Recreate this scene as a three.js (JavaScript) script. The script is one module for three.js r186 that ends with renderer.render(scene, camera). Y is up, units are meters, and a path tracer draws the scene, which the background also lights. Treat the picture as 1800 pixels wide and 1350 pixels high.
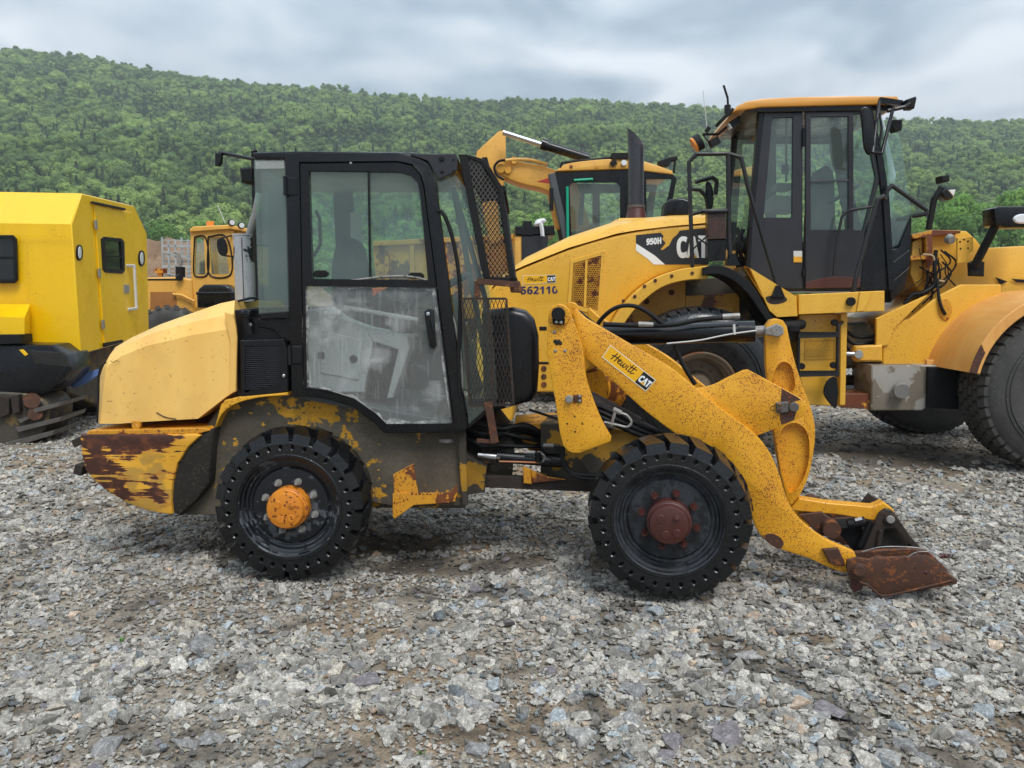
import * as THREE from 'three';
import { mergeGeometries, toCreasedNormals } from 'three/addons/utils/BufferGeometryUtils.js';
import { ConvexGeometry } from 'three/addons/geometries/ConvexGeometry.js';

// ---------------------------------------------------------------- camera, sky, sun, exposure
const scene = new THREE.Scene();
const EYE = new THREE.Vector3(0, 1.65, 0), PITCH = Math.atan(145 / 1352), FOC = 1352;   // photograph 1800 x 1350, focal length in its pixels
const camera = new THREE.PerspectiveCamera(2 * Math.atan(675 / FOC) * 180 / Math.PI, 4 / 3, 0.1, 4000);
camera.position.copy(EYE);
camera.rotation.set(-PITCH, 0, 0);
const renderer = new THREE.WebGLRenderer({ antialias: true });
renderer.toneMapping = THREE.LinearToneMapping;
renderer.toneMappingExposure = 1.76;
renderer.shadowMap.enabled = true;

// seeded noise
function rng(seed) { let s = seed >>> 0; return () => { s = (s + 0x6d2b79f5) | 0; let t = Math.imul(s ^ (s >>> 15), 1 | s); t = (t + Math.imul(t ^ (t >>> 7), 61 | t)) ^ t; return ((t ^ (t >>> 14)) >>> 0) / 4294967296; }; }
const R0 = rng(77), TAB = Float32Array.from({ length: 65536 }, () => R0());
const lerp = (a, b, t) => a + (b - a) * t, clamp = (x, a = 0, b = 1) => Math.min(b, Math.max(a, x)), smooth = (a, b, x) => { const t = clamp((x - a) / (b - a)); return t * t * (3 - 2 * t); };
function vn(x, y, px, py = px, s = 0) {   // value noise, period px,py
  const ix = Math.floor(x), iy = Math.floor(y), fx = x - ix, fy = y - iy, sx = fx * fx * (3 - 2 * fx), sy = fy * fy * (3 - 2 * fy);
  const h = (a, b) => { a = ((a % px) + px) % px; b = ((b % py) + py) % py; return TAB[(a * 157 + b * 9781 + s * 3571) & 65535]; };
  return lerp(lerp(h(ix, iy), h(ix + 1, iy), sx), lerp(h(ix, iy + 1), h(ix + 1, iy + 1), sx), sy);
}
function fbm(u, v, p, oct = 5, s = 0, py = p) { let a = 0.5, t = 0, n = 0; for (let i = 0; i < oct; i++) { t += a * vn(u * p, v * py, p, py, s + i); n += a; a *= 0.55; p *= 2; py *= 2; } return t / n; }

{ // overcast sky: brighter towards the zenith as overcast skies are, with drifting cloud structure
  const W = 1024, H = 512, d = new Float32Array(W * H * 4), P = 65536;
  for (let j = 0; j < H; j++) for (let i = 0; i < W; i++) {
    const el = ((j + 0.5) / H - 0.5) * Math.PI, az = ((i + 0.5) / W - 0.5) * 2 * Math.PI, y = Math.sin(el), o = (j * W + i) * 4;
    const x = Math.cos(az) * Math.cos(el), z = Math.sin(az) * Math.cos(el);
    let c = [0.2, 0.2, 0.19];
    if (y > -0.02) {
      const k = 1 / (Math.max(y, 0) + 0.12), X = x * k + 100, Z = z * k + 100;
      const w = fbm(X / 64 + 0.3, Z / 64, 64, 3, 5) - 0.5;
      const n = fbm((X * 0.9 + Z * 0.5 + w * 3.4) / 64 + 0.37, (Z * 0.9 - X * 0.3 + w * 2.5) / 64, 64, 6, 9), m = fbm((X * 2.6 + Z * 1.2 + w * 3) / 64, (Z * 2.8 - X * 0.8 + w * 3) / 64, 64, 6, 27);
      const gap = Math.exp(-(((az + 1.03) / 0.16) ** 2) - (((el - 0.33) / 0.09) ** 2));   // the thin place in the cloud at the upper right
      const t = clamp((n - 0.5) * 2.0 + (m - 0.5) * 1.5 + 0.38 + gap * (0.25 + (m - 0.4) * 1.6));
      const grad = (1 + 2 * Math.max(0, y)) / 1.62;
      c = [lerp(0.245, 0.56, t), lerp(0.315, 0.605, t), lerp(0.385, 0.65, t)].map((q) => q * grad);
    }
    d[o] = c[0]; d[o + 1] = c[1]; d[o + 2] = c[2]; d[o + 3] = 1;
  }
  const t = new THREE.DataTexture(d, W, H, THREE.RGBAFormat, THREE.FloatType);
  t.mapping = THREE.EquirectangularReflectionMapping; t.magFilter = THREE.LinearFilter; t.needsUpdate = true;
  scene.background = t; scene.environment = t;
}
const sun = new THREE.DirectionalLight(new THREE.Color(1, 0.97, 0.93), 1.5);
sun.name = 'sun';
sun.position.set(6, 22, 9); sun.target.position.set(0, 0, -5);
sun.castShadow = true; sun.shadow.radius = 45; sun.shadow.mapSize.set(2048, 2048);
Object.assign(sun.shadow.camera, { left: -15, right: 15, top: 15, bottom: -15, near: 1, far: 80 });
scene.add(sun, sun.target);

// ---------------------------------------------------------------- measuring and modelling helpers
const V3 = (x, y, z) => new THREE.Vector3(x, y, z);
const sP = Math.sin(PITCH), cP = Math.cos(PITCH);
class Frame {   // a machine's own axes: x along it, y up, z out of its near side. Outlines measured on the photograph become metres in one of its planes.
  constructor(x, z, deg = 0, y = 0) { this.m = new THREE.Matrix4().makeRotationY(deg * Math.PI / 180).setPosition(x, y, z); this.inv = this.m.clone().invert(); this.deg = deg; this.o = EYE.clone().applyMatrix4(this.inv); }
  ray(px, py) { const u = (px - 900) / FOC, v = (py - 675) / FOC, w = V3(u, -v * cP - sP, v * sP - cP), e = this.inv.elements; return V3(e[0] * w.x + e[4] * w.y + e[8] * w.z, e[1] * w.x + e[5] * w.y + e[9] * w.z, e[2] * w.x + e[6] * w.y + e[10] * w.z); }
  on(axis, at, px, py) { const d = this.ray(px, py), t = (at - this.o[axis]) / d[axis]; return this.o.clone().addScaledVector(d, t); }
  p(px, py, z = 0) { return this.on('z', z, px, py); }
  size(n, px, py, z = 0) { return this.p(px + n, py, z).distanceTo(this.p(px, py, z)); }
}
function spl(pts, n = 5, closed = false) { const c = new THREE.CatmullRomCurve3(pts.map(([a, b, e = 0]) => V3(a, b, e)), closed, 'centripetal'); return c.getPoints((pts.length - 1) * n).map((q) => [q.x, q.y, q.z]); }
function shapeOf(v2, holes = []) { const s = new THREE.Shape(v2); s.holes = holes.map((h) => new THREE.Path(h)); return s; }
const flat = (fr, z, pts) => pts.map(([a, b]) => { const q = fr.p(a, b, z); return new THREE.Vector2(q.x, q.y); });
function exM(v2, z, depth, { bev = 0.006, holes = [], seg = 1 } = {}) {   // an outline in metres, near face at z, given thickness
  const b = Math.min(bev, depth * 0.45);
  const g = new THREE.ExtrudeGeometry(shapeOf(v2, holes), { depth: depth - 2 * b, bevelEnabled: b > 0, bevelThickness: b, bevelSize: b, bevelOffset: -b, bevelSegments: seg, curveSegments: 10 });
  return g.translate(0, 0, z - depth + b);
}
const ex = (fr, z, depth, pts, o = {}) => exM(flat(fr, z, pts), z, depth, { ...o, holes: (o.holes ?? []).map((h) => flat(fr, z, h)) });
const rect = (x0, y0, x1, y1) => [[x0, y0], [x1, y0], [x1, y1], [x0, y1]];
const box = (x0, x1, y0, y1, z0, z1, bev = 0.006) => exM([[x0, y0], [x1, y0], [x1, y1], [x0, y1]].map((q) => new THREE.Vector2(...q)), z1, z1 - z0, { bev });
function hexa(p) {   // eight corners: near quad 0-3, far quad 4-7
  const q = [[0, 1, 2, 3], [5, 4, 7, 6], [4, 0, 3, 7], [1, 5, 6, 2], [3, 2, 6, 7], [4, 5, 1, 0]], a = [];
  for (const [i, j, k, l] of q) for (const n of [i, j, k, i, k, l]) a.push(p[n].x, p[n].y, p[n].z);
  return new THREE.BufferGeometry().setAttribute('position', new THREE.Float32BufferAttribute(a, 3));
}
const ZAX = V3(0, 1, 0);
function rod(a, b, r, n = 12, r2 = r) { const d = b.clone().sub(a), g = new THREE.CylinderGeometry(r2, r, d.length(), n); g.applyQuaternion(new THREE.Quaternion().setFromUnitVectors(ZAX, d.clone().normalize())); return g.translate((a.x + b.x) / 2, (a.y + b.y) / 2, (a.z + b.z) / 2); }
const rodp = (fr, a, b, r, n, r2) => rod(fr.p(...a), fr.p(...b), r, n, r2);
function tube(pts, r, n = 6, seg) { return new THREE.TubeGeometry(new THREE.CatmullRomCurve3(pts, false, 'centripetal'), seg ?? Math.max(6, pts.length * 5), r, n); }
const tubep = (fr, pts, r, n, seg) => tube(pts.map((q) => fr.p(...q)), r, n, seg);
const pipe = (pts, r, n = 10) => [...pts.slice(1).map((q, i) => rod(pts[i], q, r, n)), ...pts.slice(1, -1).map((q) => new THREE.SphereGeometry(r, n, 6).translate(q.x, q.y, q.z))];
const pipep = (fr, pts, r, n) => pipe(pts.map((q) => fr.p(...q)), r, n);
function bar(a, b, w, h = w) { const d = b.clone().sub(a), g = new THREE.BoxGeometry(w, d.length(), h); g.applyQuaternion(new THREE.Quaternion().setFromUnitVectors(ZAX, d.clone().normalize())); return g.translate((a.x + b.x) / 2, (a.y + b.y) / 2, (a.z + b.z) / 2); }
const barp = (fr, a, b, w, h) => bar(fr.p(...a), fr.p(...b), w, h);
function disc(c, r, d, n = 24, bev = 0.004) { return exM(Array.from({ length: n }, (_, i) => new THREE.Vector2(c.x + r * Math.cos(i / n * 2 * Math.PI), c.y + r * Math.sin(i / n * 2 * Math.PI))), c.z, d, { bev }); }   // near face at c.z
const discp = (fr, px, py, z, rp, d, n, bev) => disc(fr.p(px, py, z), fr.size(rp, px, py, z), d, n, bev);
function lathe(pts, n = 48) { return new THREE.LatheGeometry(pts.map(([r, z]) => new THREE.Vector2(r, z)), n).rotateX(Math.PI / 2); }   // about the z axis
function loft(rings, caps = true, closed = true) {
  const a = [], n = rings[0].length, tri = (p, q, r) => a.push(p.x, p.y, p.z, q.x, q.y, q.z, r.x, r.y, r.z);
  for (let i = 0; i + 1 < rings.length; i++) for (let j = 0; j < (closed ? n : n - 1); j++) { const k = (j + 1) % n, A = rings[i][j], B = rings[i + 1][j], C = rings[i + 1][k], D = rings[i][k]; tri(A, B, C); tri(A, C, D); }
  if (caps) for (const [ring, flip] of [[rings[0], 0], [rings.at(-1), 1]]) { const c = ring.reduce((s, q) => s.add(q), V3(0, 0, 0)).multiplyScalar(1 / n); for (let j = 0; j < n; j++) flip ? tri(c, ring[j], ring[(j + 1) % n]) : tri(c, ring[(j + 1) % n], ring[j]); }
  return new THREE.BufferGeometry().setAttribute('position', new THREE.Float32BufferAttribute(a, 3));
}
function clipSegs(poly, nx, ny, off) {   // pieces of the line nx*x + ny*y = off inside a polygon
  const hits = [];
  for (let i = 0; i < poly.length; i++) { const A = poly[i], B = poly[(i + 1) % poly.length], a = nx * A.x + ny * A.y - off, b = nx * B.x + ny * B.y - off; if (a * b < 0) { const t = a / (a - b); hits.push(new THREE.Vector2(lerp(A.x, B.x, t), lerp(A.y, B.y, t))); } }
  hits.sort((p, q) => (p.x - q.x) * -ny + (p.y - q.y) * nx);
  const out = []; for (let i = 0; i + 1 < hits.length; i += 2) out.push([hits[i], hits[i + 1]]); return out;
}
function lattice(poly, pitch, ang, w, place, d = w) {   // crossing strands of expanded metal inside a polygon
  const out = [];
  for (const a of ang) { const nx = Math.cos(a), ny = Math.sin(a), offs = poly.map((q) => nx * q.x + ny * q.y), lo = Math.min(...offs), hi = Math.max(...offs); for (let o = Math.ceil(lo / pitch) * pitch; o < hi; o += pitch) for (const [p, q] of clipSegs(poly, nx, ny, o)) if (p.distanceTo(q) > 0.004) out.push(bar(place(p), place(q), w, d)); }
  return out;
}
let uvShift = 0;
function fin(list, crease = 0.6) {   // one geometry: creased normals, uv in metres laid by the face's direction
  const bare = [].concat(list).flat().map((g) => { const n = g.index ? g.toNonIndexed() : g; return new THREE.BufferGeometry().setAttribute('position', n.attributes.position); });
  let g = bare.length > 1 ? mergeGeometries(bare) : bare[0];
  g = toCreasedNormals(g, crease);
  const p = g.attributes.position, uv = new Float32Array(p.count * 2), a = V3(), b = V3(), c = V3(), n = V3();
  uvShift = (uvShift + 0.377) % 7;
  for (let i = 0; i < p.count; i += 3) {
    a.fromBufferAttribute(p, i); b.fromBufferAttribute(p, i + 1); c.fromBufferAttribute(p, i + 2);
    n.copy(b).sub(a).cross(c.clone().sub(a));
    const X = Math.abs(n.x), Y = Math.abs(n.y), Z = Math.abs(n.z);
    [a, b, c].forEach((q, k) => { const [u, v] = Z >= X && Z >= Y ? [q.x, q.y] : X >= Y ? [q.z, q.y] : [q.x, q.z]; uv[(i + k) * 2] = u + uvShift; uv[(i + k) * 2 + 1] = v + uvShift * 0.61; });
  }
  return g.setAttribute('uv', new THREE.BufferAttribute(uv, 2));
}
const names = {};
const numbered = (n) => { const k = names[n] = (names[n] ?? -1) + 1; return k ? n + '_' + String(k).padStart(3, '0') : n; };
function thing(name, label, category, fr, extra = {}) {
  const g = new THREE.Group(); g.name = numbered(name); g.userData = { label, category, ...extra };
  if (fr) g.applyMatrix4(fr.m);
  scene.add(g); g.fr = fr; return g;
}
const shadows = (m) => { m.castShadow = m.receiveShadow = true; return m; };
function part(parent, name, geos, mat, fr, label, crease) {
  let g = fin(geos, crease), t = parent; while (t && !t.fr) t = t.parent;
  if (fr && t && t.fr !== fr) g.applyMatrix4(t.fr.inv.clone().multiply(fr.m));
  const m = shadows(new THREE.Mesh(g, mat)); m.name = name; if (label) m.userData.label = label; parent.add(m); return m;
}
function group(parent, name) { const g = new THREE.Group(); g.name = name; parent.add(g); return g; }
function decal(parent, name, corners, mat, fr) {   // a flat printed quad: corners bottom-left, bottom-right, top-right, top-left
  const g = new THREE.BufferGeometry().setAttribute('position', new THREE.Float32BufferAttribute(corners.flatMap((q) => [q.x, q.y, q.z]), 3)).setAttribute('uv', new THREE.Float32BufferAttribute([0, 0, 1, 0, 1, 1, 0, 1], 2)).setIndex([0, 1, 2, 0, 2, 3]);
  g.computeVertexNormals();
  let t = parent; while (t && !t.fr) t = t.parent;
  if (fr && t.fr !== fr) g.applyMatrix4(t.fr.inv.clone().multiply(fr.m));
  const m = shadows(new THREE.Mesh(g, mat)); m.name = name; parent.add(m); return m;
}
const tag = (o, label, category, extra = {}) => { o.userData = { ...o.userData, label, category, ...extra }; return o; };

// ---------------------------------------------------------------- materials
function tex(size, fn, srgb = true) {
  const d = new Uint8Array(size * size * 4);
  for (let j = 0; j < size; j++) for (let i = 0; i < size; i++) { const c = fn((i + 0.5) / size, (j + 0.5) / size), o = (j * size + i) * 4; d[o] = clamp(c[0], 0, 255); d[o + 1] = clamp(c[1], 0, 255); d[o + 2] = clamp(c[2], 0, 255); d[o + 3] = 255; }
  const t = new THREE.DataTexture(d, size, size); t.magFilter = THREE.LinearFilter; t.minFilter = THREE.LinearMipmapLinearFilter; t.generateMipmaps = true; t.wrapS = t.wrapT = THREE.RepeatWrapping; if (srgb) t.colorSpace = THREE.SRGBColorSpace; t.needsUpdate = true; return t;
}
const mix3 = (a, b, t) => [lerp(a[0], b[0], t), lerp(a[1], b[1], t), lerp(a[2], b[2], t)];
const rep = (t, m) => { t.repeat.set(1 / m, 1 / m); return t; };
const grey = (v) => [v, v, v];
function std(o) { return new THREE.MeshPhysicalMaterial({ roughness: 0.5, metalness: 0, ...o }); }
const roughCache = {}; let bumpShared;
function paint({ base, dark = mix3(base, [0, 0, 0], 0.12), rust = [92, 44, 22], rust2 = [150, 78, 24], specks = 0, speckFreq = 130, spec = 1, patches = 0, dirt = 0, dirtCol = [88, 78, 62], streak = 0.3, m = 1, rough = 0.42, size = 512, seed = 1, bump = 0, coat = 0.25, stretch = 1, patchFreq = 3, streaky = 0 }) {
  const map = rep(tex(size, (u, v) => {
    let c = mix3(base, dark, fbm(u, v, 4, 5, seed) * 0.7 + (fbm(u, v, 14, 3, seed + 3, 3) - 0.5) * streak);
    if (dirt) c = mix3(c, dirtCol, clamp((fbm(u, v, 5, 6, seed + 11) - 0.62 + dirt * 0.4) * 3.2) * Math.min(1, dirt + 0.3));
    if (specks) { const h = fbm(u, v, Math.round(speckFreq * m), 2, seed + 17) + (fbm(u, v, 6, 4, seed + 23) - 0.5) * 0.35, e = 0.90 - specks * 0.24; c = mix3(c, rust2, smooth(e - 0.16, e, h) * 0.6); c = mix3(c, rust, smooth(e - 0.02, e + 0.05, h) * 0.85); }
    if (patches) { const h = fbm(u, v, patchFreq, 6, seed + 31) + (fbm(u, v, 22, 5, seed + 37) - 0.5) * 0.26 + (streaky ? (fbm(u, v, 4, 5, seed + 33, 44) - 0.5) * streaky : 0), e = 0.70 - patches * 0.3; c = mix3(c, rust2, smooth(e - 0.035, e, h) * 0.6); c = mix3(c, mix3(rust, rust2, fbm(u, v, 16, 4, seed + 41) * 0.55), smooth(e - 0.004, e + 0.006, h)); }
    return c;
  }), m);
  const rq = Math.round(clamp(rough + specks * 0.1) * 10) / 10, rm = rep((roughCache[rq] ??= tex(256, (u, v) => grey(255 * clamp(rq + (fbm(u, v, 6, 5, 951) - 0.5) * 0.5)), false)).clone(), m);
  const o = { map, roughness: 1, roughnessMap: rm, clearcoat: coat, clearcoatRoughness: 0.35, specularIntensity: spec };
  if (bump) { o.bumpMap = rep((bumpShared ??= tex(256, (u, v) => grey(255 * fbm(u, v, 32, 4, 961)), false)).clone(), m); o.bumpScale = bump; }
  return std(o);
}
const M = {
  hood: paint({ base: [250, 202, 112], dark: [238, 184, 92], specks: 0.05, speckFreq: 60, rust: [176, 128, 62], rust2: [222, 170, 88], streak: 1.0, dirt: 0.06, dirtCol: [200, 156, 86], rough: 0.42, coat: 0.2, seed: 2, m: 1.4 }),
  arm: paint({ base: [232, 170, 26], dark: [214, 144, 14], specks: 0.66, speckFreq: 230, rust: [104, 54, 18], rust2: [188, 106, 12], rough: 0.5, seed: 3, m: 0.9, size: 1024, bump: 0.0004 }),
  yellow: paint({ base: [234, 174, 38], dark: [210, 150, 26], specks: 0.3, streak: 0.6, rough: 0.45, seed: 4, m: 1.2 }),
  yellowRust: paint({ base: [216, 152, 26], dark: [186, 122, 20], specks: 0.45, patches: 0.16, rust: [84, 42, 20], rust2: [160, 88, 18], rough: 0.6, seed: 5, m: 0.6, bump: 0.001 }),
  chassis: paint({ base: [66, 60, 51], dark: [50, 45, 39], patches: 0.36, patchFreq: 6, rust: [176, 128, 30], rust2: [96, 80, 42], streak: 0.8, rough: 0.75, seed: 7, m: 1.3, size: 1024, coat: 0.02 }),
  loader: paint({ base: [236, 182, 62], dark: [222, 164, 46], streak: 0.6, specks: 0.04, rough: 0.42, seed: 8, m: 1.6, coat: 0.25 }),
  loaderOld: paint({ base: [218, 158, 40], dark: [192, 132, 30], streak: 0.8, specks: 0.3, patches: 0.12, rough: 0.5, seed: 9, m: 1.3 }),
  fender: paint({ base: [232, 172, 92], dark: [216, 150, 70], patches: 0, specks: 0.15, rust: [170, 90, 54], rust2: [214, 130, 66], streak: 1.2, rough: 0.6, seed: 10, m: 1.1 }),
  carrier: paint({ base: [248, 200, 0], dark: [238, 186, 0], streak: 0.5, specks: 0.03, rust: [150, 120, 30], rust2: [226, 180, 10], rough: 0.32, seed: 11, m: 2, coat: 0.4 }),
  tan: paint({ base: [234, 178, 78], dark: [214, 156, 62], specks: 0.15, streak: 0.5, rough: 0.55, seed: 12, m: 1.6 }),
  black: paint({ base: [15, 16, 20], dark: [9, 10, 12], specks: 0.04, rust: [52, 54, 58], rust2: [26, 28, 32], streak: 0.8, rough: 0.34, seed: 13, m: 0.7, coat: 0.12, spec: 0.7 }),
  blackFlat: paint({ base: [20, 20, 21], dark: [11, 11, 12], specks: 0.1, rust: [60, 56, 50], rust2: [34, 32, 30], rough: 0.6, seed: 14, m: 0.6, coat: 0, spec: 0.6 }),
  charcoal: paint({ base: [44, 45, 51], dark: [35, 36, 41], streak: 0.8, rough: 0.45, seed: 15, m: 1.2, coat: 0.1, spec: 0.8 }),
  rust: paint({ base: [88, 54, 36], dark: [56, 38, 30], specks: 0.6, speckFreq: 60, rust: [128, 72, 34], rust2: [110, 64, 32], patches: 0.2, rough: 0.7, seed: 16, m: 0.5, bump: 0.001, coat: 0.05 }),
  rustRed: paint({ base: [78, 32, 24], dark: [58, 26, 20], specks: 0.15, rust: [40, 22, 18], rust2: [96, 46, 30], rough: 0.45, seed: 17, m: 0.4, bump: 0.0006, coat: 0.2 }),
  rustDark: paint({ base: [52, 42, 36], dark: [32, 28, 26], specks: 0.4, rust: [86, 56, 34], rust2: [72, 50, 34], rough: 0.8, seed: 18, m: 0.5, bump: 0.002, coat: 0 }),
  hubOrange: paint({ base: [216, 134, 20], dark: [192, 108, 14], specks: 0.62, speckFreq: 70, rust: [84, 40, 12], rust2: [164, 86, 12], rough: 0.5, seed: 19, m: 0.3, bump: 0.001 }),
  rubber: paint({ base: [17, 18, 21], dark: [9, 10, 12], specks: 0.2, rust: [54, 54, 54], rust2: [28, 28, 29], rough: 0.32, seed: 20, m: 0.5, bump: 0.002, coat: 0.2, spec: 1 }),
  rubberDust: paint({ base: [70, 69, 66], dark: [48, 47, 45], specks: 0.4, rust: [110, 104, 96], rust2: [84, 80, 76], rough: 0.7, seed: 21, m: 0.6, bump: 0.001, coat: 0 }),
  disc: paint({ base: [18, 21, 27], dark: [10, 12, 16], patches: 0.10, rust: [92, 96, 100], rust2: [46, 50, 56], specks: 0.12, speckFreq: 60, rough: 0.36, seed: 22, m: 0.7, coat: 0.2, spec: 0.8 }),
  discWorn: paint({ base: [52, 55, 60], dark: [36, 38, 43], patches: 0.40, patchFreq: 5, rust: [20, 21, 24], rust2: [40, 42, 45], specks: 0.8, speckFreq: 70, rough: 0.5, seed: 23, m: 0.4, coat: 0.05, spec: 0.8 }),
  mudBlack: paint({ base: [44, 40, 34], dark: [26, 24, 21], specks: 0.7, speckFreq: 80, rust: [66, 58, 46], rust2: [54, 48, 40], rough: 0.9, seed: 24, m: 0.5, bump: 0.004, coat: 0 }),
  greyPlastic: paint({ base: [176, 180, 178], dark: [150, 154, 152], specks: 0.3, rust: [110, 110, 108], rust2: [140, 140, 138], rough: 0.6, seed: 25, m: 0.8, coat: 0 }),
  greyDark: paint({ base: [84, 88, 92], dark: [66, 70, 74], rough: 0.7, seed: 26, m: 0.7, coat: 0 }),
  steel: std({ color: new THREE.Color(0.62, 0.63, 0.64), metalness: 1, roughness: 0.28 }),
  zinc: paint({ base: [150, 148, 144], dark: [116, 114, 110], specks: 0.4, rust: [90, 74, 56], rust2: [120, 108, 94], rough: 0.4, seed: 27, m: 0.3 }),
  tank: paint({ base: [172, 168, 160], dark: [146, 140, 130], patches: 0.5, rust: [112, 102, 88], rust2: [140, 132, 118], rough: 0.4, seed: 28, m: 1.2, coat: 0.1 }),
  white: paint({ base: [214, 214, 210], dark: [190, 190, 188], rough: 0.5, seed: 29, m: 0.6 }),
  galv: paint({ base: [178, 180, 180], dark: [140, 142, 144], rough: 0.45, seed: 30, m: 0.6 }),
  amber: std({ color: new THREE.Color(0.8, 0.26, 0.02), roughness: 0.25, clearcoat: 0.6 }),
  copper: std({ color: new THREE.Color(0.55, 0.25, 0.13), metalness: 0.8, roughness: 0.4 }),
  green: std({ color: new THREE.Color(0.0, 0.36, 0.2), roughness: 0.4 }),
  red: std({ color: new THREE.Color(0.5, 0.04, 0.03), roughness: 0.4 }),
  glass: std({ color: new THREE.Color(0.80, 0.90, 0.86), roughness: 0.03, transmission: 0.95, thickness: 0, ior: 1.52 }),
  glassDark: std({ color: new THREE.Color(0.12, 0.13, 0.13), roughness: 0.04, transmission: 0.85, thickness: 0, ior: 1.5 }),
  lens: std({ color: new THREE.Color(0.75, 0.77, 0.78), roughness: 0.12, clearcoat: 1 }),
  mirror: std({ color: new THREE.Color(0.5, 0.52, 0.54), metalness: 1, roughness: 0.08 }),
  cloth: std({ color: new THREE.Color(0.72, 0.72, 0.72), roughness: 0.9 }),
  seat: std({ color: new THREE.Color(0.06, 0.065, 0.075), roughness: 0.85 }),
  muffler: paint({ base: [186, 188, 192], dark: [150, 152, 156], patches: 0.2, rust: [22, 22, 24], rust2: [90, 92, 96], rough: 0.3, seed: 31, m: 0.42, coat: 0.2 }),
};
const canvasTex = (w, h, draw) => { const c = document.createElement('canvas'); c.width = w; c.height = h; const x = c.getContext('2d'); draw(x, w, h); const t = new THREE.CanvasTexture(c); t.colorSpace = THREE.SRGBColorSpace; t.magFilter = THREE.LinearFilter; return t; };
M.zincDark = paint({ base: [96, 92, 88], dark: [70, 66, 62], specks: 0.4, rust: [70, 48, 34], rust2: [84, 64, 48], rough: 0.5, seed: 33, m: 0.3 });
M.scorch = paint({ base: [78, 44, 28], dark: [50, 34, 28], specks: 0.5, rust: [176, 70, 26], rust2: [140, 60, 24], rough: 0.6, seed: 34, m: 0.2 });
M.sealant = paint({ base: [150, 148, 142], dark: [96, 96, 94], specks: 0.5, rust: [56, 56, 58], rust2: [90, 88, 86], rough: 0.8, seed: 35, m: 0.2, bump: 0.003, coat: 0 });
M.plexi = std({ color: new THREE.Color(0.93, 0.95, 0.95), roughness: 0.06, transmission: 1, thickness: 0, ior: 1.45 });
{ // scuffs and dried grime on the plastic
  const t = tex(512, (u, v) => { const n = fbm(u, v, 5, 6, 501), s = fbm(u, v, 90, 2, 503, 6), w = fbm(u, v, 4, 5, 507, 9); return grey(255 * clamp(smooth(0.55, 0.85, n) * 0.22 + smooth(0.62, 0.75, s) * 0.06 + smooth(0.6, 0.78, w) * 0.14 + 0.08)); }, false);
  rep(t, 0.9);
  M.scuff = std({ color: new THREE.Color(0.62, 0.63, 0.61), roughness: 0.8, alphaMap: t, transparent: true, opacity: 1 });
}
function handText(x, cx, cy, s) {   // looped handwriting: H e w i t t
  x.save(); x.translate(cx, cy); x.scale(s, s); x.lineWidth = 9; x.lineCap = 'round'; x.lineJoin = 'round'; x.strokeStyle = '#1a1712'; x.beginPath();
  x.moveTo(22, -58); x.quadraticCurveTo(12, -20, 0, 6); x.moveTo(52, -60); x.quadraticCurveTo(40, -20, 34, 4); x.moveTo(-8, -24); x.quadraticCurveTo(30, -38, 62, -30);
  x.moveTo(58, -14); x.bezierCurveTo(90, -24, 84, -46, 70, -34); x.bezierCurveTo(54, -16, 62, 8, 90, -8);
  x.moveTo(98, -34); x.quadraticCurveTo(90, 4, 104, 0); x.quadraticCurveTo(116, -8, 120, -34); x.quadraticCurveTo(114, 4, 128, 0); x.quadraticCurveTo(144, -12, 142, -36);
  x.moveTo(160, -34); x.quadraticCurveTo(148, 4, 164, -2); x.moveTo(166, -50); x.lineTo(167, -51);
  x.moveTo(192, -64); x.quadraticCurveTo(172, 6, 186, 0); x.lineTo(194, -6); x.moveTo(216, -64); x.quadraticCurveTo(196, 6, 210, 0); x.quadraticCurveTo(222, -2, 232, -14); x.moveTo(176, -42); x.lineTo(234, -48);
  x.stroke(); x.restore();
}
function catBadge(x, x0, y0, w, h) { x.fillStyle = '#16171a'; x.fillRect(x0, y0, w, h); x.save(); x.translate(x0 + w / 2, y0 + h * 0.76); x.scale(0.82, 1); x.fillStyle = '#eceef0'; x.font = 'bold ' + Math.round(h * 0.68) + 'px sans-serif'; x.textAlign = 'center'; x.lineWidth = h * 0.05; x.strokeStyle = '#eceef0'; x.fillText('CAT', 0, 0); x.strokeText('CAT', 0, 0); x.restore(); x.fillStyle = '#e0a51c'; x.beginPath(); x.moveTo(x0 + w * 0.34, y0 + h * 0.82); x.lineTo(x0 + w * 0.5, y0 + h * 0.52); x.lineTo(x0 + w * 0.66, y0 + h * 0.82); x.fill(); }
M.dealer = std({ roughness: 0.35, map: canvasTex(512, 128, (x, w, h) => { x.fillStyle = '#e9e4d2'; x.fillRect(0, 0, w, h); x.fillStyle = '#f2b418'; x.fillRect(6, 6, w - 12, h - 12); handText(x, 75, 86, 1.05); catBadge(x, 380, 6, 126, 116); }) });
M.rimRust = paint({ base: [128, 112, 92], dark: [96, 82, 66], patches: 0.4, rust: [110, 62, 36], rust2: [130, 86, 54], specks: 0.4, rough: 0.6, seed: 41, m: 0.6 });
M.loaderRoof = paint({ base: [222, 156, 62], dark: [210, 142, 52], rough: 0.5, seed: 42, m: 1.5 });
M.charcoalGloss = paint({ base: [52, 52, 58], dark: [40, 40, 46], streak: 1.2, rough: 0.3, seed: 43, m: 0.6, coat: 0.4 });
M.blackRail = paint({ base: [26, 26, 28], dark: [16, 16, 18], specks: 0.3, rust: [60, 44, 34], rust2: [40, 34, 30], rough: 0.45, seed: 44, m: 0.4, coat: 0.1 });
M.rustLens = paint({ base: [62, 36, 26], dark: [40, 26, 22], specks: 0.4, rough: 0.35, seed: 45, m: 0.2 });
M.tanCable = std({ color: new THREE.Color(0.45, 0.33, 0.2), roughness: 0.7 });
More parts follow.
